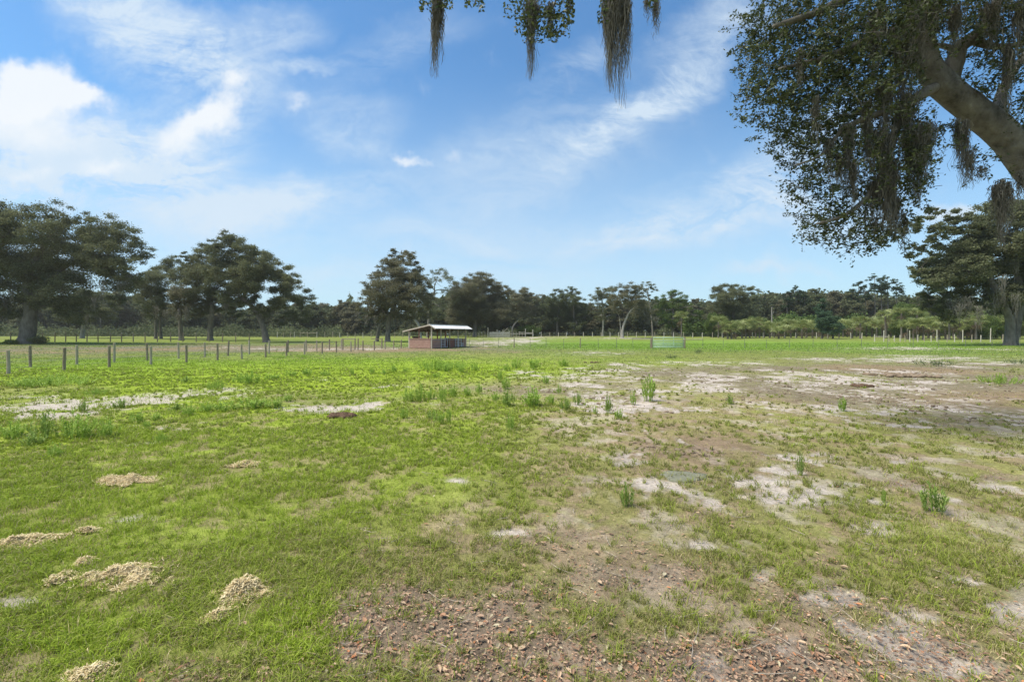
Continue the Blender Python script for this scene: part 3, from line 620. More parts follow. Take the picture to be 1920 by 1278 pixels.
def moss_geo(top, length, width, n=60, w=.005, seg=9, r=rng, g=None, taper=1.0):
    g = g or Geo(); top = np.asarray(top, float)
    for _ in range(n):
        o = np.array([r.normal()*width*.35, r.normal()*width*.35, -(r.random()**1.5)*length*.25]); L_ = length*(.22+.78*r.random()**1.9)*(1-.25*min(1, abs(o[0])/(width+1e-6)))
        L_ = min(L_, length+o[2]); t = np.linspace(0, 1, seg); a = r.random()*3.14
        wob = np.cumsum(r.normal(size=(seg,2))*w*1.8, 0)+(w*3)*np.stack([np.sin(t*(9+14*r.random())+6*r.random()), np.cos(t*(9+14*r.random())+6*r.random())], -1)
        ctr = np.c_[o[0]*(1-.75*t*taper)+wob[:,0], o[1]*(1-.75*t*taper)+wob[:,1], o[2]-t*L_]+top
        ww = w*(1-.7*t)*(.7+.9*r.random(seg)); dv = np.c_[np.cos(a+t*3)*ww, np.sin(a+t*3)*ww, np.zeros(seg)]
        V = np.stack([ctr-dv, ctr+dv], 1).reshape(-1,3); i = np.arange(seg-1)[:,None]*2
        g.add(V, i+np.array([0,1,3,2]), a=np.clip(r.random()*.7+.3*r.random(),0,1))
    return g

def tree(name, label, cat, base, trunk, lobes, d, leaf='leaf_oak', bark='bark_far', size=.19, dens=1.0, group=None, depth=.8, limbs=True, sub=.30, flat=.85, moss=None, moss_mat='moss_far', seed=None, trunk2=None, prad=.46):
    """trunk: [(px,py,radius_m)...] ; lobes: [(px,py,r_px[,dd])...] all seen at distance d; base gives the root"""
    r = np.random.default_rng(seed if seed is not None else int(rng.integers(1e6)))
    b = at_depth(base[0], 600, d); b[2] = hat(b[0], b[1])-.05
    root = empty(name, b, label, cat, group)
    tg = Geo(); T = []
    for ti, tr in enumerate([trunk]+(trunk2 or [])):
        pts = [at_depth(px, py, d+(0 if ti == 0 else .8)) for px, py, _ in tr]; rd = [q[2] for q in tr]
        if ti == 0 or tr[0][1] > 615: pts[0][2] = hat(pts[0][0], pts[0][1])-.15; 
        pts = [p-b for p in pts]
        pts = [pts[0]]+[pts[0]+np.array([0,0,.45])+(pts[1]-pts[0])*.08]+pts[1:]; rd = [rd[0]*1.45, rd[0]]+rd[1:]
        tg.tube(pts, rd, 10, True, .12); T += [(p, q) for p, q in zip(pts[2:], rd[2:])]
    nodes = list(T); C = []
    for l in lobes:
        dd = l[3] if len(l) > 3 else (r.random()-.5)*2*depth
        rad = l[2]/FPX*d*(1.12 if l[2] > 9 else 1.0); c = at_depth(l[0], l[1], d); c[1] += dd*min(rad*1.4, 6); C.append((c-b, rad))
    fork = nodes[-1][0]; C.sort(key=lambda q: np.linalg.norm(q[0]-fork))
    if limbs:
        lg = Geo(); big = nodes[-1][1]
        for c, rad in C:
            k = min(range(len(nodes)), key=lambda i: np.linalg.norm(nodes[i][0]-c)-(nodes[i][1]*2)); p, q = nodes[k]
            if q < .02: continue
            ln = np.linalg.norm(c-p); mid = (p+c)/2+r.normal(size=3)*ln*.10+np.array([0,0,ln*.06])
            r0 = min(q*.72, big*.8); r1 = max(r0*.5, big*.10)
            lg.tube([p, mid, c], [r0, (r0+r1)/2, r1], 6, True)
            nodes += [(mid, (r0+r1)/2), (c, r1)]
            for _ in range(4):
                e = c+r.normal(size=3)*rad*.5; m2 = (c+e)/2+r.normal(size=3)*rad*.12; lg.tube([c, m2, e], [r1*.6, r1*.4, r1*.15], 4, True)
        lg.build('limbs', M[bark], root, True)
    tg.build('trunk', M[bark], root, True)
    cg = Geo(); V = []
    for c, rad in C:
        ns = max(5, int(16*dens*(rad/3)**1.2*(.9/sub)**.5)); sr = max(rad*sub, .35)
        dr = r.normal(size=(ns,3)); dr /= np.linalg.norm(dr,axis=1)[:,None]; q = rad*(.25+.75*r.random(ns)**.45)
        sc_ = c+dr*q[:,None]*np.array([1,1,flat])
        nl = int(dens*330*max(.25,(sr/1.0)**1.7)*(.24/size)**1.6)
        cc = np.repeat(sc_, nl, 0)+r.normal(size=(ns*nl,3))*sr*prad*np.array([1.15,1.15,.62])
        V.append(cc)
    cc = np.concatenate(V); tone = .5+.5*(vnoise(cc[:,0]*.6+40, cc[:,2]*.6+cc[:,1]*.3+40, 5)-.5)+(r.random(len(cc))-.5)*.7
    leaf_cards(cg, cc, size, .62, v=np.clip(tone,0,1), r=r)
    cg.build('crown', M[leaf], root)
    if moss:
        mg = Geo()
        for px, py, lp, wp in moss:
            t = at_depth(px, py, d)-b; t[1] -= 1.0+3.2*r.random()
            moss_geo(t, lp/FPX*d, wp/FPX*d, 40, .024*d/70, 9, r, mg)
        mg.build('moss', M[moss_mat], root)
    return root

GL = 'great oaks at the left behind the fences'
tree('oak_tree','huge dark live oak with a thick trunk, tallest of the trees at the left','oak tree',(52,648),
     [(50,648,1.05),(54,610,.85),(58,575,.75),(50,540,.55),(60,500,.4),(90,450,.28)],
     [(20,450,48),(-40,470,60),(-90,520,60),(60,430,40),(110,405,28),(95,440,38),(125,455,38),(160,410,20),(172,425,26),(160,460,40),(205,435,32),(235,450,26),(255,470,22),(215,480,38),(262,500,20),(180,510,40),(120,500,42),(60,490,48),(15,510,50),(240,525,24),(200,550,24),(140,550,34),(85,545,38),(20,560,36),(-20,580,40),(150,585,24),(185,575,20),(110,580,24),(0,430,20),(30,410,10),(-60,400,40),(-130,460,60)],68,
     trunk2=[[(56,646,.5),(62,590,.42),(68,560,.4),(95,520,.3),(140,490,.2)]],moss=[(238,525,40,14),(225,530,48,10),(250,515,30,10),(60,545,36,8),(32,560,30,10),(216,560,30,8)],group=None,seed=11,dens=.85,size=.19)
tree('oak_tree','small oak with a pale trunk standing behind the huge left oak','oak tree',(155,632),[(154,634,.4),(156,612,.32),(158,595,.25)],
     [(140,575,22),(165,570,24),(190,580,18),(150,555,20),(178,560,18),(130,592,14),(200,592,14),(165,595,18)],100,leaf='leaf_oak',bark='bark_pale',seed=12,dens=.9,moss=[(190,590,22,10),(130,592,20,8)])
tree('oak_tree','oak with two thin stems left of the hanging moss, between the left trees','oak tree',(295,633),[(292,634,.3),(292,600,.25),(288,575,.2)],
     [(290,505,20),(310,495,18),(325,510,20),(285,530,22),(310,530,24),(335,535,20),(280,555,20),(305,560,24),(330,560,20),(272,575,14),(300,582,18),(345,512,14),(268,540,12)],98,trunk2=[[(302,634,.28),(301,600,.22),(305,570,.2)]],seed=13,moss=[(325,560,26,8),(280,585,16,8)])
tree('oak_tree','moss covered oak with a grey trunk left of the leaning oak pair','oak tree',(340,634),[(340,636,.42),(338,605,.35),(336,580,.28)],
     [(330,565,18),(350,558,20),(325,580,14),(355,582,16),(340,548,18),(368,572,16)],88,leaf='leaf_olive',seed=14,moss=[(320,575,34,12),(330,582,30,10),(352,588,24,10),(362,585,26,8)],limbs=True)
tree('oak_tree','broad oak with a straight trunk just left of the leaning oak','oak tree',(394,636),[(394,638,.5),(396,600,.42),(398,570,.36)],
     [(360,490,16),(375,480,16),(395,478,20),(350,482,10),(385,505,26),(365,520,22),(410,500,26),(400,530,28),(375,545,24),(425,530,26),(405,560,26),(430,560,22),(380,575,18),(430,585,14)],88,leaf='leaf_oak',seed=15,moss=[(372,575,32,10),(410,590,26,10),(425,590,24,8)])
tree('oak_tree','leaning live oak with a domed crown, rightmost of the left group','oak tree',(500,640),[(499,642,.55),(494,615,.45),(484,592,.4),(470,572,.36),(455,560,.3)],
     [(405,455,12),(425,450,18),(440,458,18),(420,475,22),(445,478,26),(470,475,22),(482,490,24),(455,500,30),(500,495,24),(520,505,22),(490,520,32),(535,520,20),(550,535,18),(455,530,30),(520,545,28),(560,555,18),(572,572,14),(545,570,24),(440,555,22),(510,575,20),(555,592,14),(580,590,8),(465,560,18),(530,598,12),(415,515,22),(480,580,12)],80,
     trunk2=[[(492,612,.28),(498,590,.24),(510,575,.2),(530,560,.16)]],seed=16,moss=[(540,590,20,10),(500,588,18,8),(440,570,24,8)])
tree('oak_tree','moss hung oak with two trunks left of the shed, tallest tree in the middle','oak tree',(727,639),[(727,641,.5),(728,612,.42),(732,590,.36),(745,560,.28)],
     [(752,480,14),(765,478,14),(742,490,16),(772,492,12),(725,498,14),(755,508,24),(730,520,24),(708,518,14),(775,515,18),(790,525,18),(700,540,18),(760,535,30),(730,550,30),(800,545,18),(690,555,16),(780,560,26),(708,570,22),(740,575,28),(805,565,16),(685,575,14),(765,585,20),(720,585,20),(694,588,12),(800,585,12),(738,470,6)],86,leaf='leaf_olive',
     trunk2=[[(707,637,.34),(712,610,.3),(724,588,.26),(726,570,.22)]],moss=[(690,590,20,8),(700,592,22,8),(712,592,24,8),(740,590,26,8),(685,588,16,6),(760,592,20,8)],seed=17)
tree('oak_tree','leaning oak with a forked pale trunk directly behind the shed roof','oak tree',(786,632),[(788,634,.4),(786,612,.34),(778,600,.3),(768,590,.22)],
     [(780,585,12),(800,580,14),(770,575,12),(792,565,14),(815,590,12)],110,leaf='leaf_oak',seed=18,bark='bark_pale')
tree('oak_tree','airy oak with sky showing through, between the mossy oak and the dark mass','oak tree',(803,632),[(802,634,.4),(804,600,.34),(806,570,.28),(815,545,.2)],
     [(812,515,12),(828,512,14),(842,520,12),(820,530,12),(850,530,10),(838,545,12),(815,552,10),(848,558,12),(825,575,12),(808,535,8)],120,leaf='leaf_oak',seed=19,dens=.55)
tree('oak_tree','wide dense dark oak right of the shed roof','oak tree',(890,628),[(890,631,.6),(892,600,.5),(895,575,.4)],
     [(868,540,18),(885,530,16),(905,530,18),(925,535,16),(945,545,12),(860,560,18),(885,555,26),(915,555,26),(940,565,18),(865,585,22),(895,585,28),(928,588,24),(950,588,16),(955,548,8),(850,600,14),(880,608,18),(920,608,18)],128,leaf='leaf_olive',seed=20,dens=1.1)
tree('oak_tree','grey oak with one bare pale limb reaching up to the right','oak tree',(968,627),[(960,629,.2),(962,612,.17),(972,600,.14),(984,591,.10),(997,583,.06)],
     [(975,550,14),(990,548,12),(1003,556,12),(968,565,16),(990,570,16),(1005,580,12),(975,585,14),(960,580,10),(998,600,12)],138,leaf='leaf_olive',seed=21,dens=.9,bark='bark_pale')
tree('oak_tree','dark oak with a rounded double peak, right of the pale limbed oak','oak tree',(1045,626),[(1045,629,.35),(1045,600,.3),(1048,575,.22)],
     [(1045,553,12),(1035,562,12),(1055,565,14),(1030,580,14),(1048,585,18),(1062,590,12),(1035,603,14),(1055,608,14),(1020,575,10),(1020,598,10)],145,leaf='leaf_dark',seed=22)
tree('oak_tree','tall pointed dark oak left of the gap in the treeline','oak tree',(1075,626),[(1076,629,.35),(1076,600,.3),(1075,570,.2)],
     [(1070,545,10),(1078,552,12),(1068,562,12),(1085,568,12),(1092,578,10),(1075,585,16),(1095,595,12),(1080,608,14)],143,leaf='leaf_dark',seed=23)
tree('oak_tree','oak with a straight pale trunk left of the curved trunk tree','oak tree',(1130,626),[(1130,629,.3),(1131,600,.26),(1130,575,.22),(1128,558,.16)],
     [(1115,550,12),(1128,547,12),(1145,545,13),(1120,565,12),(1138,565,14),(1112,580,10),(1150,560,12),(1125,590,12),(1145,590,12)],140,leaf='leaf_oak',seed=24,bark='bark_pale',dens=.8)
tree('oak_tree','grey crowned tree with a curved pale trunk standing in front of the wood','oak tree',(1166,634),[(1167,637,.36),(1168,615,.28),(1174,598,.24),(1182,583,.20),(1190,577,.14)],
     [(1160,548,14),(1178,542,14),(1195,548,14),(1150,565,14),(1170,562,18),(1192,565,18),(1208,570,14),(1155,582,12),(1205,588,12),(1222,582,10),(1218,600,8),(1195,590,10)],112,leaf='leaf_olive',seed=25,bark='bark_pale',dens=.85,trunk2=[[(1164,620,.14),(1163,608,.1),(1162,598,.08)]],moss=[(1222,595,20,6),(1214,592,22,6)])
tree('oak_tree','slender tall tree with a tufted top rising behind the curved trunk tree','oak tree',(1222,628),[(1224,630,.25),(1222,600,.22),(1218,570,.16),(1214,545,.1)],
     [(1208,532,8),(1216,536,9),(1224,545,8),(1206,545,8),(1216,555,9),(1228,562,6)],130,leaf='leaf_oak',seed=26,dens=.8)
tree('oak_tree','broad green oak right of the curved trunk tree','oak tree',(1262,628),[(1262,631,.4),(1262,600,.35),(1262,580,.28)],
     [(1240,560,12),(1258,556,14),(1275,560,12),(1245,580,16),(1270,582,18),(1290,575,12),(1300,590,12),(1250,603,14),(1280,605,14)],132,leaf='leaf_green',seed=27,dens=.9)
tree('oak_tree','domed oak behind the first palms, right of the middle','oak tree',(1375,628),[(1375,631,.5),(1375,600,.42),(1376,575,.3)],
     [(1350,548,14),(1368,545,16),(1388,540,14),(1403,548,12),(1345,565,16),(1370,565,22),(1398,567,18),(1345,588,18),(1375,590,22),(1405,590,16),(1340,540,6),(1410,560,8)],128,leaf='leaf_oak',seed=28)
tree('pine_tree','bluish green cone shaped cedar standing among the palmettos','cedar',(1541,628),[(1541,630,.2),(1541,600,.15),(1540,565,.05)],
     [(1540,563,4),(1540,572,7),(1540,582,10),(1541,592,13),(1540,602,16),(1543,612,17)],100,leaf='leaf_cedar',seed=29,size=.18,dens=1.5,limbs=False)
# right hand oak group
tree('oak_tree','large live oak with a forked pale trunk at the right edge of the field','oak tree',(1893,634),[(1893,636,.58),(1894,610,.50),(1890,590,.42),(1875,560,.4),(1855,520,.3)],
     [(1890,395,30),(1860,410,24),(1915,410,40),(1830,430,20),(1850,450,32),(1890,450,40),(1940,460,50),(1800,445,18),(1775,450,14),(1810,475,28),(1780,480,22),(1845,490,34),(1760,495,20),(1740,485,14),(1725,500,16),(1710,515,12),(1800,510,30),(1760,525,24),(1730,535,20),(1840,530,32),(1890,520,32),(1930,530,34),(1770,560,24),(1800,555,24),(1750,575,14),(1740,560,14),(1830,570,18),(1765,590,16),(1790,585,12),(1905,560,18),(1960,560,40),(1990,500,60),(1960,400,50),(1770,405,13),(1755,395,12),(1742,405,12),(1790,500,30),(1830,460,30),(1870,480,34),(1800,580,24),(1860,560,26),(1740,520,22),(1820,420,22),(1700,420,14),(1720,430,18),(1745,440,18),(1680,440,12),(1765,425,14),(1735,460,16),(1650,450,10),(1670,425,10),(1715,470,14),(1775,430,14),(1790,415,10)],62,
     trunk2=[[(1900,634,.5),(1910,590,.45),(1915,555,.38),(1905,500,.3)]],leaf='leaf_oak',moss=[(1770,560,55,18),(1790,555,60,18),(1760,570,46,14),(1840,540,70,14),(1850,550,60,12),(1866,550,40,12),(1780,575,50,10),(1880,470,70,10),(1830,520,60,10)],seed=31,dens=1.15,size=.22)

# pines and oaks of the wood at the right, then the line of the wood itself
GP = 'pines rising above the wood at the right'
for i, (px, top) in enumerate([(1492,534),(1508,541),(1475,543),(1610,524),(1622,534),(1640,512),(1652,520),(1664,514),(1680,522),(1598,540)]):
    d = 150; tree('pine_tree',('tall pine rising above the wood left of the cedar' if px < 1541 else 'tall pine rising above the wood between the cedar and the right oak'),'pine tree',(px,628),[(px,630,.22),(px+1,590,.18),(px,top+8,.07)],
     [(px,top+4,5),(px-5,top+11,6),(px+5,top+14,6),(px-2,top+22,8),(px+6,top+26,7),(px-6,top+32,7)],d,leaf='leaf_pine',seed=100+i,size=.3,dens=.9,group=GP+(' left of the cedar' if px < 1541 else ' right of the cedar'),limbs=False,sub=.45)
GW = 'trees in the line of the far wood'
sil = [(-250,570),(0,565),(100,560),(230,545),(270,560),(350,580),(560,572),(600,570),(640,576),(655,550),(680,580),(760,585),(850,545),(950,552),(1020,558),(1100,572),(1250,560),(1300,562),(1340,566),(1420,552),(1470,550),(1520,548),(1560,546),(1600,548),(1700,556),(1800,560),(1920,560),(2200,560)]
def topat(px): return float(np.interp(px, [s[0] for s in sil], [s[1] for s in sil]))
LW = {'leaf_dark':'dark green','leaf_oak':'dull green','leaf_olive':'olive brown'}
ZONE = [(0,'just beyond the left edge of the view'),(290,'behind the huge left oak'),(640,'behind the leaning oak'),(960,'behind the shed'),(1240,'in the middle stretch'),(1500,'behind the left half of the palmettos'),(1700,'behind the right half of the palmettos'),(9999,'behind the right oak')]
def zone(px): return next(t for lim, t in ZONE if px < lim)
px = -230; i = 0
while px < 2180:
    r = np.random.default_rng(500+i); t = topat(px)+r.uniform(-5, 8); w = r.uniform(13, 20); dd = r.uniform(150, 172); bb = 629
    lf = ['leaf_dark','leaf_dark','leaf_oak','leaf_olive'][int(r.integers(4))]
    H = bb-t; lob = [(px+r.uniform(-4,4),t+w*.45,w*.55),(px-w*.6,t+H*.28,w*.6),(px+w*.6,t+H*.3,w*.6),(px,t+H*.42,w*.75),(px-w*.7,t+H*.58,w*.65),(px+w*.7,t+H*.6,w*.65),(px,t+H*.75,w*.7)]
    tree('oak_tree',LW[lf]+' tree of the far wood '+zone(px),'tree',(px,bb),[(px,bb+1,.28),(px+r.uniform(-3,3),bb-H*.35,.22),(px+r.uniform(-5,5),t+H*.35,.12)],lob,dd,leaf=lf,bark='bark_pale' if r.random()<.3 else 'bark_far',seed=700+i,size=.40,dens=1.5,group=LW[lf]+' wood trees '+zone(px),sub=.36)
    px += r.uniform(13, 20); i += 1

def dead_pole():
    d = 126; x = (1447-CXP)/FPX*d; b = (x, d, hat(x, d)); root = empty('dead_tree', b, 'bare grey dead trunk standing before the wood above the palmettos', 'dead tree')
    g = Geo(); g.tube([(0,0,-.2),(.05,0,3),(0,0,6),(.05,0,7.9)], [.2,.17,.14,.08], 8, True, .15); g.build('trunk', M['bark_pale'], root, True)
    g = Geo(); g.tube([(.02,0,5.6),(.5,.1,6.4),(.7,.1,7)], [.06,.04,.02], 5, True); g.build('branch', M['bark_pale'], root, True)
dead_pole()
def mass(name, label, cat, samp, n, size, mat, seed):
    r = np.random.default_rng(seed); g = Geo(); C = samp(r, n); leaf_cards(g, C, size, .7, v=np.clip(vnoise(C[:,0]*.35+90, C[:,2]*.5+90, 9)*.9+(r.random(n)-.5)*.4,0,1), r=r)
    tag(g.build(name, M[mat]), label, cat, kind='stuff')
def under(r, n):      # dense foliage of the wood behind and between its front trees
    px = r.uniform(-300, 2250, n); d = r.uniform(158, 196, n); t = np.interp(px, [s[0] for s in sil], [s[1]+7 for s in sil])+9*(fbm(px/14, px*0, 3, 3)-.5)*2
    zt = EYE+(HZ-t)/FPX*176; X = (px-CXP)/FPX*d; return np.c_[X, d, 1.0+(zt-1.0)*r.random(n)**.8]
mass('wood_foliage','dark foliage of the wood filling in behind its front trees','wood',under,200000,.9,'leaf_dark',41)
def scrub(r, n):      # undergrowth at the foot of the wood
    px = r.uniform(-300, 2250, n); d = r.uniform(141, 156, n); hh = .4+8*np.clip(fbm(px/26, d/5, 13, 4)-.40, 0, 1)
    X = (px-CXP)/FPX*d; return np.c_[X, d, height(X, d)+hh*r.random(n)]
mass('undergrowth','low dark green undergrowth along the foot of the wood','undergrowth',scrub,42000,.55,'leaf_dark',42)
def scrub2(r, n):
    px = r.uniform(-300, 640, n); d = r.uniform(118, 148, n); hh = .3+9*np.clip(fbm(px/34, d/7, 14, 4)-.36,0,1)
    X = (px-CXP)/FPX*d; return np.c_[X, d, height(X, d)+hh*r.random(n)]
mass('undergrowth','low dark green scrub behind the left field beyond the great oaks','undergrowth',scrub2,26000,.5,'leaf_dark',43)
def scrub3(r, n):
    px = r.uniform(1280, 2200, n); d = r.uniform(126, 138, n); hh = 2.0+5.0*fbm(px/26, d/6, 15, 3)**1.4*1.5
    X = (px-CXP)/FPX*d; return np.c_[X, d, height(X, d)+hh*r.random(n)]
mass('undergrowth','mid green scrub behind the palmettos at the right','undergrowth',scrub3,50000,.5,'leaf_green',44)
def shrub(px, py, w_px, h_px, d, leaf, label, seed):
    r = np.random.default_rng(seed); x = (px-CXP)/FPX*d; b = np.array([x, d, hat(x, d)]); W = w_px/FPX*d/2; Hh = h_px/FPX*d
    n = int(1500*max(1,W*Hh)); u = r.normal(size=(n,3)); u /= np.linalg.norm(u,axis=1)[:,None]; q = r.random(n)**.4
    k = vnoise(u[:,0]*2.5+seed, u[:,2]*2.5, seed)*.6+.6
    C = u*q[:,None]*k[:,None]*np.array([W, W*.8, Hh*.55])+np.array([0,0,Hh*.45]); C[:,2] = np.abs(C[:,2])
    g = Geo(); leaf_cards(g, C, .12*(d/70)**.5, .7, r=r); o = g.build('shrub', M[leaf]); o.location = tuple(b); tag(o, label, 'shrub')
shrub(72,650,36,18,66.5,'leaf_dark','dark leafy shrub growing against the right side of the huge oak trunk',1)
shrub(20,646,28,10,66,'leaf_green','low leafy shrub left of the huge oak trunk',2)
shrub(990,625,54,22,136,'leaf_green','bright yellow green vine tangle at the foot of the wood behind the stock pen',3)
shrub(1335,600,30,50,118,'leaf_green','bright green bushy shrub left of the palmettos',4)
shrub(1700,600,70,70,105,'leaf_green','tall pale green bush between the palmettos and the right oak',5)
shrub(1845,600,90,46,92,'leaf_green','light green bush beneath the right oak',6)

# palms: one mesh for each kind of part, shared by the copies
def frond_geo(n, L_, seed, up=.35, leaf=18):
    r = np.random.default_rng(seed); g = Geo()
    for i in range(n):
        a = i*2.399+r.random()*.4; el = up+(1.25-up)*r.random()-.25; st = L_*.45*(.8+.4*r.random())
        dirv = np.array([math.cos(a)*math.cos(el), math.sin(a)*math.cos(el), math.sin(el)]); tip = dirv*st
        side = np.array([-math.sin(a), math.cos(a), 0]); upv = np.cross(dirv, side)
        sv = side*.012; g.add([-sv, sv, tip+sv, tip-sv], [[0,1,2,3]], a=.3)
        tone = r.random()
        for j in range(leaf):
            th = (j/(leaf-1)-.5)*3.6; l = L_*.55*(.75+.25*math.cos(th)); dd = dirv*math.cos(th)+side*math.sin(th)+upv*(.12*r.normal())
            dd = dd/np.linalg.norm(dd); e = tip+dd*l-np.array([0,0,l*.22*(1 + r.random())]); wv = np.cross(dd, upv); wv /= np.linalg.norm(wv)+1e-6; mid = tip+dd*l*.5; wv = wv*.03
            g.add([tip, mid+wv, e, mid-wv], [[0,1,2,3]], a=min(1, max(0, tone*.7+.3*r.random())))
    return g
def build_palms():
    fr = []; dead = []
    for k in range(4):
        o = frond_geo(22, 1.9, 60+k).build('fronds', M['palm']); fr.append(o.data); bpy.data.objects.remove(o)
        o = frond_geo(9, 1.7, 80+k, -.9, 12).build('dead_fronds', M['palm_dead']); dead.append(o.data); bpy.data.objects.remove(o)
    g = Geo(); g.tube([(0,0,-.1),(0.03,0,.5),(0,0.02,1)], [.2,.17,.16], 9, True, .25); o = g.build('trunk', M['bark_far'], smooth=True); tr = o.data; bpy.data.objects.remove(o)
    def palm(px, cy, d, size, label, group, name='palmetto', cat='palm'):
        x = (px-CXP)/FPX*d; z0 = hat(x, d); zc = EYE+(HZ-cy)/FPX*d; hgt = max(.4, zc-z0)
        root = empty(name, (x, d, z0), label, cat, group, rng.random()*6.28)
        k = int(rng.integers(4))
        t = link(bpy.data.objects.new('trunk', tr), root); t.scale = (1, 1, hgt)
        f = link(bpy.data.objects.new('fronds', fr[k]), root); f.location = (0,0,hgt); f.scale = (size,)*3
        if hgt > .9:
            e = link(bpy.data.objects.new('dead_fronds', dead[k]), root); e.location = (0,0,hgt); e.scale = (size*.85,)*3
    palm(1278, 596, 122, 1.45, 'cabbage palm with a round crown standing alone left of the palmettos', None, 'palm_tree', 'palm tree')
    palm(1347, 604, 112, 1.5, 'tallest palmetto at the left end of the palmetto row', None)
    r = np.random.default_rng(5)
    px = 1356.0
    while px < 1960:
        d = r.uniform(100, 116) if px < 1700 else r.uniform(88, 104)
        palm(px, r.uniform(607, 622)-(4 if px > 1600 else 0), d, r.uniform(1.15, 1.6), *next((t, 'palmettos '+t.split('row ')[1]) for lim, t in ((1450,'low palmetto with pale fan fronds in the row left of the lone pole'),(1541,'low palmetto with pale fan fronds in the row between the lone pole and the cedar'),(1700,'low palmetto with pale fan fronds in the row right of the cedar'),(1850,'low palmetto with fan fronds in the row in front of the right oak branches'),(9999,'low palmetto with fan fronds in the row beside the right oak trunk')) if px < lim))
        px += r.uniform(7, 12)
    for px, cy, d in [(1660,592,100),(1690,588,98),(1720,590,96),(1800,595,92),(1825,590,92)]:
        palm(px, cy, d, 1.25, 'taller palmetto standing above the row near the right oak', 'taller palmettos near the right oak')
build_palms()

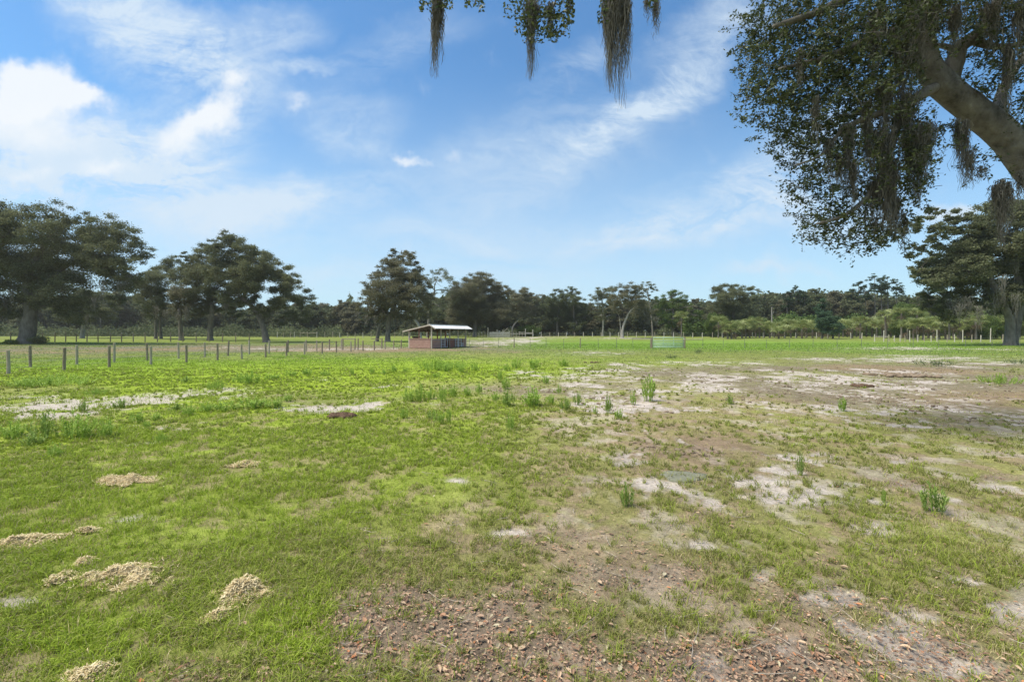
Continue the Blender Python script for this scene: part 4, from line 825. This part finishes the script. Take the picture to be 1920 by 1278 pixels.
# ------------------------------------------------------------------ the near oak that overhangs the view
def near_oak():
    r = np.random.default_rng(77); D = 8.0
    b = np.array([10.9, 8.3, 0.0]); b[2] = hat(b[0], b[1])
    root = empty('oak_tree', b, 'near live oak whose thick limb and mossy branches fill the upper right corner', 'oak tree')
    tg = Geo(); P = lambda px, py, d=D: at_depth(px, py, d)-b
    tg.tube([(0,0,-.3),(0,0,.1),(-.1,0,1.2),(-.4,-.1,2.3),P(2030,410),P(1935,316),P(1880,250),P(1812,196),P(1758,150),P(1735,105),P(1722,30),P(1700,-60)],
            [.85,.6,.5,.38,.29,.245,.228,.215,.20,.18,.15,.12], 16, True, .10)
    # second stem going straight up out of sight and the limb reaching over the camera
    tg.tube([(-.3,0,2.0),(.2,.4,3.6),(.5,.3,5.5),(0,-.2,8.0),(-.8,-.5,9.5)], [.4,.36,.3,.22,.12], 12, True, .1)
    tg.build('trunk', M['bark_near'], root, True)
    lg = Geo()
    def limb(pts, rad): lg.tube(pts, rad, 8, True, .12)
    limb([P(1770,165),P(1790,115),P(1800,90),P(1840,55),P(1870,0),P(1900,-50)], [.17,.14,.11,.085,.06,.04])
    limb([P(1800,100),P(1775,88),P(1752,85)], [.06,.045,.035])
    limb([P(1820,75),P(1870,88),P(1925,80),P(1990,60)], [.07,.05,.04,.03])
    limb([P(1870,240),P(1875,185,8.3),P(1890,150,8.6),P(1930,90,9)], [.13,.09,.07,.05])
    limb([P(1768,158,8.05),P(1730,176,7.8),P(1690,200,7.5),P(1640,215,7.4),P(1580,240,7.4)], [.09,.085,.07,.05,.03])
    limb([P(1728,70,8.05),P(1680,60,7.8),P(1620,80,7.5),P(1540,110,7.4),P(1460,130,7.4)], [.09,.08,.065,.045,.02])
    limb([P(1700,-40),P(1620,-20,7.6),P(1540,20,7.4),P(1450,50,7.3)], [.12,.09,.06,.03])
    limb([P(1690,200,7.5),P(1670,280,7.5),P(1640,350,7.5),P(1590,400,7.5),P(1530,420,7.5)], [.07,.05,.04,.03,.015])
    limb([P(1640,350,7.5),P(1660,400,7.6),P(1640,440,7.6)], [.03,.022,.012])
    limb([P(1580,240,7.4),P(1540,290,7.4),P(1490,310,7.4)], [.03,.02,.01])
    over = [(-.8,-.5,9.2)]                      # the bough above the picture that the hanging branches grow from
    wp = lambda x, y, z: np.array([x,y,z])-b
    limb([np.array([.3,.1,6.5]), wp(8,6.8,7.4), wp(5,5.8,7.3), wp(2.5,5.2,6.5), wp(1.0,5.0,5.9), wp(-.8,5.0,5.75)], [.2,.16,.12,.08,.05,.03])
    for px, py0 in [(815,-30),(890,-20),(1000,-40),(1040,-20),(1150,-40),(1230,-30)]:
        e = at_depth(px, py0+30, 5.0)-b; s = wp((px-CXP)/FPX*5+.3, 5.0, 5.95); limb([s, (s+e)/2+np.array([-.05,0,0]), e], [.02,.014,.007])
    lobes = [(1440,30,42,1),(1430,95,38,1),(1425,150,30,1),(1425,195,28,.9),(1490,50,60,1),(1500,130,60,1),(1490,205,50,1),(1500,265,40,.9),(1560,40,70,1),(1575,120,70,1),(1570,200,65,1),(1575,270,55,.9),(1520,325,34,.75),(1505,350,24,.55),(1590,330,50,.75),
             (1640,60,70,1.1),(1650,150,60,1.1),(1650,230,55,.9),(1670,300,50,.7),(1650,350,50,.8),(1560,400,38,.9),(1530,418,22,.8),(1600,425,40,.9),(1650,430,34,.8),(1580,450,20,.6),(1690,350,36,.7),(1710,390,20,.6),(1660,455,20,.5),(1690,20,60,1.1),(1700,110,45,1),(1710,250,34,.5),
             (1740,10,40,1.0),(1790,20,46,1.0),(1810,70,22,.45),(1850,20,50,1.0),(1900,30,50,1.0),(1850,90,26,.4),(1890,100,40,.7),(1920,160,44,.8),(1830,150,24,.5),(1860,170,24,.6),(1905,230,30,.6),(1750,280,30,.5),(1780,260,22,.4),(1870,300,18,.4),(1900,310,16,.5),(1745,340,22,.35),(1840,300,14,.3),
             (1500,-60,90,1),(1620,-80,110,1),(1760,-90,120,1),(1900,-80,120,1),(2040,-60,120,1),(2020,80,90,1),(2010,190,80,.9),(2010,290,50,.8),(2120,60,110,.8),(2140,200,90,.8)]
    cg = Geo(); allC = []
    for px, py, rp, k in lobes:
        rad = rp/FPX*D; c = P(px, py, D-.3); vis = (px < 1980 and py > -40)
        ns = int((104 if vis else 18)*k*(rad/.5)**2)+3
        dr = r.normal(size=(ns,3)); dr /= np.linalg.norm(dr,axis=1)[:,None]
        S = c+dr*(rad*(.15+.9*r.random(ns)**.5))[:,None]*np.array([1,1.7,1])
        # keep the limb itself clear of leaves in front
        for sp in S:
            m = int(r.integers(14, 34)); dv = r.normal(size=3); dv[0] -= .5; dv[2] -= .15; dv /= np.linalg.norm(dv); t = r.random(m)
            ln = .24+.16*r.random()
            C = sp+dv*(t*ln)[:,None]+r.normal(size=(m,3))*.028
            allC.append(C)
            if vis: cg_t.append((sp-dv*.06, sp+dv*ln))
    C = np.concatenate(allC)
    # clear leaves from the space in front of the thick limb
    Wc = C+b; sx = CXP+FPX*Wc[:,0]/Wc[:,1]; sy = HZ-FPX*(Wc[:,2]-EYE)/Wc[:,1]
    ax = np.array([1728,1758,1812,1880,1935,2040]); ay = np.array([80,150,196,250,316,430])
    on = (sx > 1722) & (np.abs(sy-np.interp(sx, ax, ay)) < 46) & (Wc[:,1] < D+.3) & (r.random(len(C)) < .93)
    C = C[~on]
    leaf_cards(cg, C, .052, .48, r=r)
    # hanging sprays at the top of the picture
    for px, py, w, h, n in [(812,4,26,14,60),(835,8,14,12,40),(797,6,10,16,26),(888,4,16,12,40),(903,14,6,10,16),(985,14,40,22,200),(1010,40,34,28,220),(1045,45,24,26,150),(1058,18,20,26,120),(1000,65,20,16,60),(975,50,10,18,40),(1035,70,12,10,30),(1130,32,10,14,40),(1136,8,12,12,40),(1068,12,8,18,36),(1222,6,10,8,16)]:
        Cc = np.stack([at_depth(px+r.uniform(-w,w), py+r.uniform(-h,h), 5+r.normal()*.12)-b for _ in range(int(n*1.3))]); leaf_cards(cg, Cc, .045, .5, r=r)
    for px, py, n, s in [(1390,200,12,10),(1378,202,6,4),(1400,90,14,12),(1395,150,10,10),(1412,50,14,12),(1500,412,16,10),(1492,418,8,5),(1465,300,14,12),(1470,330,12,12),(1600,462,10,10)]:
        Cc = np.stack([P(px+r.uniform(-s,s), py+r.uniform(-s,s)) for _ in range(n)]); leaf_cards(cg, Cc, .055, .48, r=r)
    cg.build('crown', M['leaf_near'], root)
    tw = Geo()
    for s, e in cg_t:
        if r.random() < .5: tw.tube([s, e], [.005,.002], 3, False, cap=False)
    tw.build('twigs', M['bark'], root)
    lg.build('limbs', M['bark'], root, True)
    # moss tresses, each one a part
    for px, py, lp, wp_, n, d in [(817,-10,148,15,150,5),(826,-10,120,10,60,5),(995,-5,148,18,150,5),(1000,5,60,36,90,5),(1032,5,60,16,60,5),(1143,-10,175,20,130,5),(1135,-10,115,14,60,5),(1166,-20,215,12,70,5),(1158,-20,200,14,60,5),(1176,-20,160,12,80,5),(1148,-20,170,12,70,5),(1152,-20,85,34,150,5),(1230,-10,80,8,50,5),(1214,-5,50,8,30,5),(1066,0,36,6,20,5),
                                  (1660,290,115,24,150,7.4),(1672,300,110,20,120,7.4),(1650,240,90,34,120,7.4),(1700,170,110,36,130,7.4),(1720,230,125,30,170,7.4),(1735,230,90,30,110,7.5),(1708,240,100,24,100,7.4),(1660,150,110,30,110,7.4),(1690,60,130,44,150,7.4),(1720,10,130,30,110,7.4),(1625,190,120,18,90,7.4),(1590,230,110,16,80,7.4),(1572,290,60,18,60,7.4),(1555,260,70,14,50,7.4),(1600,300,80,14,60,7.4),
                                  (1808,225,105,12,90,7.6),(1795,220,80,10,50,7.6),(1818,280,60,14,50,7.6),(1840,310,30,10,20,7.6),(1878,335,110,12,80,7.5),(1866,345,60,10,40,7.5),(1890,340,70,12,50,7.5),(1912,320,60,8,40,7.5),(1790,10,80,26,80,7.5),(1860,0,90,30,90,7.5),(1890,80,110,18,80,7.5),(1640,20,120,30,90,7.3),(1750,0,70,20,60,7.3),(1680,370,70,16,60,7.5),(1695,400,60,8,30,7.5),(1912,0,110,20,70,7.4),
                                  (1530,180,80,10,36,7.3),(1500,90,70,10,30,7.3),(1640,330,90,30,90,7.5)]:
        t = at_depth(px, py, d); g = moss_geo((0,0,0), lp/FPX*d*(1.05 if d < 6 else 1.25), wp_/FPX*d*.8, int(n*(1.6 if d < 6 else 2.2)), .0032 if d < 6 else .0048, 18, r)
        o = g.build('moss', M['moss'], root); o.location = tuple(t-b)
cg_t = []
near_oak()

# ------------------------------------------------------------------ fences
def post_geo(h=1.25, r_=.06, seg=9, round_=True, seed=0):
    g = Geo(); rr = np.random.default_rng(seed)
    if round_: g.tube([(0,0,-.3),(0,0,h*.5),(.01,0,h-.015),(.01,0,h)], [r_*1.05,r_,r_*.97,r_*.8], seg, False, .08)
    else: g.box((0,0,h/2-.15), (r_*2, r_*2, h+.3))
    return g
def mesh_of(g, name, mat):
    o = g.build(name, mat, smooth=False); me = o.data; bpy.data.objects.remove(o); return me
POST = [mesh_of(post_geo(1.0,.06,seed=s),'post',M['post']) for s in range(3)]
POST_D = [mesh_of(post_geo(1.0,.06,seed=s),'post',M['post_dark']) for s in range(3)]
POST_P = [mesh_of(post_geo(1.0,.07,seed=s),'post',M['post_pale']) for s in range(3)]
POST_S = [mesh_of(post_geo(1.0,.025,6,seed=s),'post',M['steel_post']) for s in range(3)]
def fence(label, pts, hts, meshes, group=None, wires=(.25,.5,.75,.95), wr=.004, thick=1.0, rails=(), rail_mat='post'):
    b = np.array([pts[0][0], pts[0][1], hat(*pts[0])]); root = empty('fence', b, label, 'fence', group); tops = []
    for i, (x, y) in enumerate(pts):
        h = hts[i] if hasattr(hts, '__len__') else hts; h *= rng.uniform(.95, 1.05)
        o = link(bpy.data.objects.new('post', meshes[i % len(meshes)]), root); z = hat(x, y)
        o.location = (x-b[0], y-b[1], z-b[2]); o.scale = (thick, thick, h); o.rotation_euler = (rng.normal()*.02, rng.normal()*.02, rng.random()*6); tops.append((x-b[0], y-b[1], z-b[2], h))
    if wires:
        g = Geo(); hh = float(np.median([t[3] for t in tops]))
        for f in wires:
            for a, c in zip(tops[:-1], tops[1:]):
                if abs(a[0]-c[0])+abs(a[1]-c[1]) > 12: continue
                p = np.array([a[0],a[1],a[2]+hh*f]); q = np.array([c[0],c[1],c[2]+hh*f]); g.tube([p,(p+q)/2-np.array([0,0,.015]),q], wr, 3, False, cap=False)
        g.build('wire', M['wire'], root)
    for i, j, f in rails:
        g = Geo(); a, c = tops[i], tops[j]; g.tube([(a[0],a[1],a[2]+f),(c[0],c[1],c[2]+f)], .045, 7, False); g.build('rail', M[rail_mat], root)
    return root
def on_line(pxs, A, B):        # points of the line A-B (metres) seen at the given photo columns
    out = []
    for px in pxs:
        k = (px-CXP)/FPX; dx, dy = B[0]-A[0], B[1]-A[1]; t = (k*A[1]-A[0])/(dx-k*dy); out.append((A[0]+dx*t, A[1]+dy*t))
    return out
fence('nearest weathered post and wire fence, running back from the left edge to the shed',
      on_line([-262,-120,16,120,205,283,349.5,408,453.5,498,537,571,604,631,658,680.5,702,722,738,752], (-20.6,18.6), (-12.9,54.0)), 1.0, POST_D[:2]+POST[:1])
fence('second weathered post and wire fence, running parallel just behind the nearest one',
      on_line([-90,-20,57,144,214,276,335,384,427.5,467.5,504.5,540,574,594,617.5,640], (-23.9,22.2), (-18.6,50.5)), 1.08, POST[:2]+POST_D[:1])
fence('row of dark posts crossing the brown ground in front of the left oaks',
      on_line([-60,-20,20,50,80,103,123,143,163,184,207,228,250,272,295,320,343,368,392,417,442,467.5], (-78,76), (-45,82)), 1.55, POST_D, wires=(.3,.6,.9), wr=.006, thick=1.3)
fence('line of small posts at the far side of the left field, ending at the shed',
      on_line([520,532,545,552,563,577,594,609,624,637,652,666,681,696,711,727,740,755,769,785], (-62,112), (-22,116)), 1.35, POST_P[:1]+POST[:2], wires=(.3,.6,.9), wr=.006, thick=1.2, rails=((4,6,1.1),))
fence('line of small pale posts in front of the far wood, from the stock pen rightwards',
      on_line([1000,1015,1031,1047,1062,1078,1094,1111,1127,1144,1160,1177,1193.5,1210,1228,1245,1263,1282,1299,1317,1336,1354,1373,1393,1411,1431,1451,1471,1492,1511,1531,1552,1573,1595,1616], (6,134), (76,98)), 1.25, POST_P[:2]+POST[:1], wires=(.3,.6,.9), wr=.006, thick=1.25)
fence('far pale post and wire fence with a braced corner post before the right oak',
      on_line([1640,1657,1667,1677,1688,1697,1706,1721,1733,1746,1757,1776,1790,1805,1822,1839,1857,1880,1905,1940,1980,2020], (60,82), (86,70)), [1.3,1.9,1.3,1.1,1.1,1.1,2.0,1.2,1.1,1.1,2.0,1.2,1.2,2.0,1.2,1.1,2.2,1.2,1.2,1.2,1.2,1.2], POST_P[:2]+POST[:1], wires=(.3,.6,.9), wr=.005, thick=1.0, rails=((0,1,.85),(1,2,.85)), rail_mat='post_pale')
fence('thin wire fence from the shed to the green gate',
      on_line([880,906,935,964,994,1024,1057,1088,1122,1156,1187,1220], (-4.9,57.5), (16.4,54.5)), 1.15, POST_S+POST_D[:1], wires=(.2,.4,.6,.8,.97), wr=.004, thick=.95, rails=((10,11,1.08),))
fence('thin wire fence running right from the green gate across the grass',
      on_line([1281,1318,1356,1396,1437,1480,1524,1570,1616,1664,1712,1760,1810,1860,1912,1965,2020], (19.9,54.3), (64,58)), 1.1, POST_S, wires=(.2,.4,.6,.8,.97), wr=.004, thick=.95, rails=((0,1,1.02),))

def gate():
    A = on_line([1222.5], (-4.9,57.5), (16.4,54.5))[0]; W = 3.55; a0 = np.array([A[0]+.12, A[1], hat(*A)])
    root = empty('field_gate', a0, 'green tubular steel field gate between its two posts', 'gate')
    g = Geo(); H = 1.12; z0 = .12
    g.tube([(0,0,z0),(0,0,z0+H)], .03, 8, False); g.tube([(W,0,z0),(W,0,z0+H)], .03, 8, False); g.build('end_bars', M['gate_green'], root, True)
    for k in range(6):
        g = Geo(); z = z0+H*[0,.15,.31,.49,.71,1][k]; g.tube([(0,0,z),(W,0,z)], .045, 8, False); g.build('rail', M['gate_green'], root, True)
    for x in (W*.33, W*.67):
        g = Geo(); g.box((x,-.036,z0+H/2), (.05,.008,H)); g.build('stay', M['gate_green'], root)
    for x in (-.14, W+.14):
        g = post_geo(1.32,.085); o = g.build('post', M['post_dark'], root); o.location = (x,0,0)
gate()

def small_gate():      # timber frame in the left fence
    A = ground_at(643, 656); B = ground_at(661, 656); root = empty('timber_gate', A, 'small timber gateway frame with a top bar, left of the shed', 'gate'); u = (B-A)[:2]; W = 1.25
    for k, x in enumerate((0, W, W+.32)):
        g = post_geo(1.2,.06); o = g.build('post', M['post_dark'], root); o.location = (x,0,0)
    g = Geo(); g.box((W/2,0,1.13), (W+.2,.07,.09)); g.build('top_bar', M['post'], root)
    g = Geo(); g.box((W+.16,0,.25), (.3,.05,.07)); g.build('low_bar', M['post'], root)
small_gate()
def small_gate2():
    A = ground_at(716, 653); root = empty('timber_gate', A, 'dark timber post with a side bar beside the shed', 'gate')
    o = post_geo(1.2,.075).build('post', M['post_dark'], root)
    g = Geo(); g.box((-.65,0,1.1), (1.2,.05,.07)); g.build('top_bar', M['post_dark'], root)
small_gate2()
def pen():             # stock pen of pale boards right of the shed
    D = 122; x0 = (915-CXP)/FPX*D; root = empty('stock_pen', (x0, D, hat(x0, D)), 'stock pen of pale upright boards and tall posts, beyond and right of the shed', 'pen')
    X = lambda px: (px-915)/FPX*D
    for px, h in [(915,2.5),(932,2.0),(943,1.9),(955,1.6),(985,2.2),(999,2.0)]:
        o = link(bpy.data.objects.new('post', POST_P[0]), root); o.location = (X(px),0,0); o.scale = (1.3,1.3,h)
    for px in list(np.arange(881,914,5.6))+list(np.arange(957,984,5.6)):
        o = link(bpy.data.objects.new('post', POST[1]), root); o.location = (X(px),.4,0); o.scale = (1.1,1.1,1.35*rng.uniform(.9,1.15))
    g = Geo()
    for px in np.arange(918.5,955,1.9): g.box((X(px),-.12,.75), (.16,.03,1.3+rng.uniform(-.12,.12)))
    g.build('board_panel', M['post_pale'], root)
    for a, c, z in [(918,955,1.1),(985,999,.95),(985,999,1.15),(972,985,1.25),(957,985,.9)]:
        g = Geo(); g.box(((X(a)+X(c))/2,-.05,z), (X(c)-X(a),.05,.12)); g.build('rail', M['post_pale'], root)
    g = Geo(); g.tube([(X(943),0,1.3),(X(952),0,2.4)], .05, 6, False); g.build('brace', M['post_pale'], root)
pen()

# ------------------------------------------------------------------ the shed
def shed():
    C = np.array([-9.12, 53.2]); U = np.array([.375,.927]); U /= np.linalg.norm(U); Vv = np.array([-U[1], U[0]])
    ang = math.atan2(U[1], U[0]); L_, Wd = 8.3, 3.0
    root = empty('shed', (C[0], C[1], hat(*C)), 'open sided timber animal shed with a white metal roof and pinkish board walls', 'shed', rz=ang)
    # local x runs back along the long side, local y runs left along the end
    def slab(a, b_, c, d_, t, name, mat, ribs=0, parent=root):
        a, b_, c, d_ = map(lambda q: np.array(q, float), (a,b_,c,d_)); n = np.cross(b_-a, d_-a); n /= np.linalg.norm(n); n = n if n[2] > 0 else -n
        g = Geo(); V = [a,b_,c,d_,a+n*t,b_+n*t,c+n*t,d_+n*t]; g.add(V, [[0,3,2,1],[4,5,6,7],[0,1,5,4],[1,2,6,5],[2,3,7,6],[3,0,4,7]])
        for k in range(ribs):
            f = (k+.5)/ribs; p = a+(b_-a)*f+n*(t+.002); q = d_+(c-d_)*f+n*(t+.002); w = (b_-a)/np.linalg.norm(b_-a)*.03
            g.add([p-w,p+w,q+w,q-w,p+n*.025-w*.5,p+n*.025+w*.5,q+n*.025+w*.5,q+n*.025-w*.5], [[4,5,6,7],[0,1,5,4],[1,2,6,5],[2,3,7,6],[3,0,4,7]])
        return g.build(name, mat, parent)
    zr, zf, zl = 2.70, 2.27, 1.98; x0, x1 = -.35, L_+.45
    r1 = slab((x0,-.75,zf),(x1,-.75,zf+.02),(x1,.05,zr),(x0,.05,zr), .045, 'roof', M['roof_metal'], 26)
    r2 = slab((x0,.06,zr+.001),(x1,.06,zr+.001),(x1,Wd+.65,zl),(x0,Wd+.65,zl), .045, 'roof', M['roof_metal'], 26)
    g = Geo(); g.box(((x0+x1)/2,.055,zr+.065), (x1-x0,.26,.03)); g.build('ridge_cap', M['roof_metal'], root)
    g = Geo()
    for k in range(9):
        x = x0+.12+(x1-x0-.3)*k/8
        g.add([(x,-.6,zf+.03),(x+.06,-.6,zf+.03),(x+.06,Wd+.5,zl-.09),(x,Wd+.5,zl-.09),(x,0,zr-.16),(x+.06,0,zr-.16),(x,0,zr-.03),(x+.06,0,zr-.03),(x,Wd+.5,zl+.01),(x+.06,Wd+.5,zl+.01)], [[4,5,2,3],[6,8,9,7],[4,3,8,6],[5,7,9,2]])
    g.build('rafters', M['roof_under'], root)
    for y, z in ((-.02,zr-.24),(Wd,zl+.06)):
        g = Geo(); g.box((L_/2,y,z), (L_+.2,.09,.16)); g.build('beam', M['roof_under'], root)
    # rake boards at the near end
    for (ya, za), (yb, zb) in (((.05,zr),(Wd+.65,zl)),((.05,zr),(-.75,zf))):
        g = Geo(); x = x0-.012; g.add([(x,ya,za-.09),(x,yb,zb-.09),(x,yb,zb+.045),(x,ya,za+.045),(x-.03,ya,za-.09),(x-.03,yb,zb-.09),(x-.03,yb,zb+.045),(x-.03,ya,za+.045)], [[0,1,2,3],[7,6,5,4],[0,4,5,1],[3,2,6,7],[1,5,6,2],[0,3,7,4]])
        g.build('rake_board', M['trim'], root)
    def post(x, y, h, mat='trim', w=.13): 
        g = Geo(); g.box((x,y,h/2-.1), (w,w,h+.2)); g.build('post', M[mat], root)
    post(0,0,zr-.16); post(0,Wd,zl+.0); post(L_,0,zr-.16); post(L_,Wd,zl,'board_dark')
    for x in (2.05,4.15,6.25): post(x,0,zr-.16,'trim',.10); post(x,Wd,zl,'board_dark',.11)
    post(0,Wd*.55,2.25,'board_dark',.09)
    def boards(a, b_, h, n, mat, name='wall', z0=.06, t=.03):
        a = np.array(a, float); b_ = np.array(b_, float); v = b_-a; ln = np.linalg.norm(v); rz = math.atan2(v[1], v[0]); g = Geo()
        for k in range(n):
            z = z0+(h-z0)*(k+.5)/n; c = (a+b_)/2; g.box((c[0], c[1], z), (ln, t*(1 if k % 2 else .8), (h-z0)/n-.014), rz)
        return g.build(name, M[mat], root)
    boards((-.08,.08),(-.08,Wd-.08), 1.12, 6, 'board')
    g = Geo(); g.box((-.11,Wd/2,1.15), (.08,Wd-.1,.06)); g.build('top_rail', M['board'], root)
    boards((.08,-.08),(1.75,-.08), 1.12, 6, 'board')
    boards((4.1,-.08),(5.1,-.08), 1.1, 6, 'board_dark')
    boards((7.4,-.08),(L_-.1,-.08), 1.1, 6, 'board')
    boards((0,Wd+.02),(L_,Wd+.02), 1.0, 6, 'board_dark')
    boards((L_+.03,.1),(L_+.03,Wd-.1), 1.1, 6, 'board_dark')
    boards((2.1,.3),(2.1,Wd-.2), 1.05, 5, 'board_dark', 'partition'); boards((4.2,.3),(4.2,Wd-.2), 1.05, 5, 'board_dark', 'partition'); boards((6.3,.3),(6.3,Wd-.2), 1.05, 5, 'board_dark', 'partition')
    def ladder(x, w, mat='white_rail', n=6, h=1.15, y=-.14):
        g = Geo()
        for s in (0, w): g.tube([(x+s,y,.08),(x+s,y,h)], .028, 6, False)
        for k in range(n): z = .15+(h-.2)*k/(n-1); g.tube([(x,y,z),(x+w,y,z)], .022, 6, False)
        g.build('stall_gate', M[mat], root)
    ladder(1.95,.65); ladder(2.85,.5,'white_rail',2,1.2); ladder(5.25,.7); ladder(6.1,.75); ladder(7.0,.35,'white_rail',4,.6)
    g = Geo(); g.tube([(-.05,-.18,.98),(L_,-.18,.98)], .022, 6, False); g.build('hand_rail', M['wire'], root)
    # curved trough at the left corner
    g = Geo(); nu = 12
    pr = [(math.cos(t)*.28, -math.sin(t)*.22) for t in np.linspace(0, math.pi, nu)]
    V = []; 
    for x in (0,.9): V += [(x+.3, Wd-.45+a, 1.38+z) for a, z in pr]
    for x in (0,.9): V += [(x+.3, Wd-.45+a*.9, 1.40+z*.9) for a, z in pr]
    F = [[i,i+1,nu+i+1,nu+i] for i in range(nu-1)]+[[2*nu+i,3*nu+i,3*nu+i+1,2*nu+i+1] for i in range(nu-1)]+[[i,2*nu+i,2*nu+i+1,i+1] for i in range(nu-1)]+[[nu+i,nu+i+1,3*nu+i+1,3*nu+i] for i in range(nu-1)]
    g.add(V, F); g.build('feed_trough', M['roof_under'], root)
    return root
shed()

# ------------------------------------------------------------------ haze volume added to lighten the dark far trees
def haze():
    g = Geo(); g.box((0, 40, 30.0), (900, 640, 66))
    m = bpy.data.materials.new('added lightening haze'); m.use_nodes = True; nt = m.node_tree; nt.nodes.clear()
    o = nt.nodes.new('ShaderNodeOutputMaterial'); v = nt.nodes.new('ShaderNodeVolumePrincipled')
    v.inputs['Color'].default_value = (.95, .94, .86, 1); v.inputs['Density'].default_value = HAZE; v.inputs['Anisotropy'].default_value = .3
    nt.links.new(v.outputs[0], o.inputs['Volume'])
    tag(g.build('haze', m), kind='stuff')
HAZE = .00026
haze()
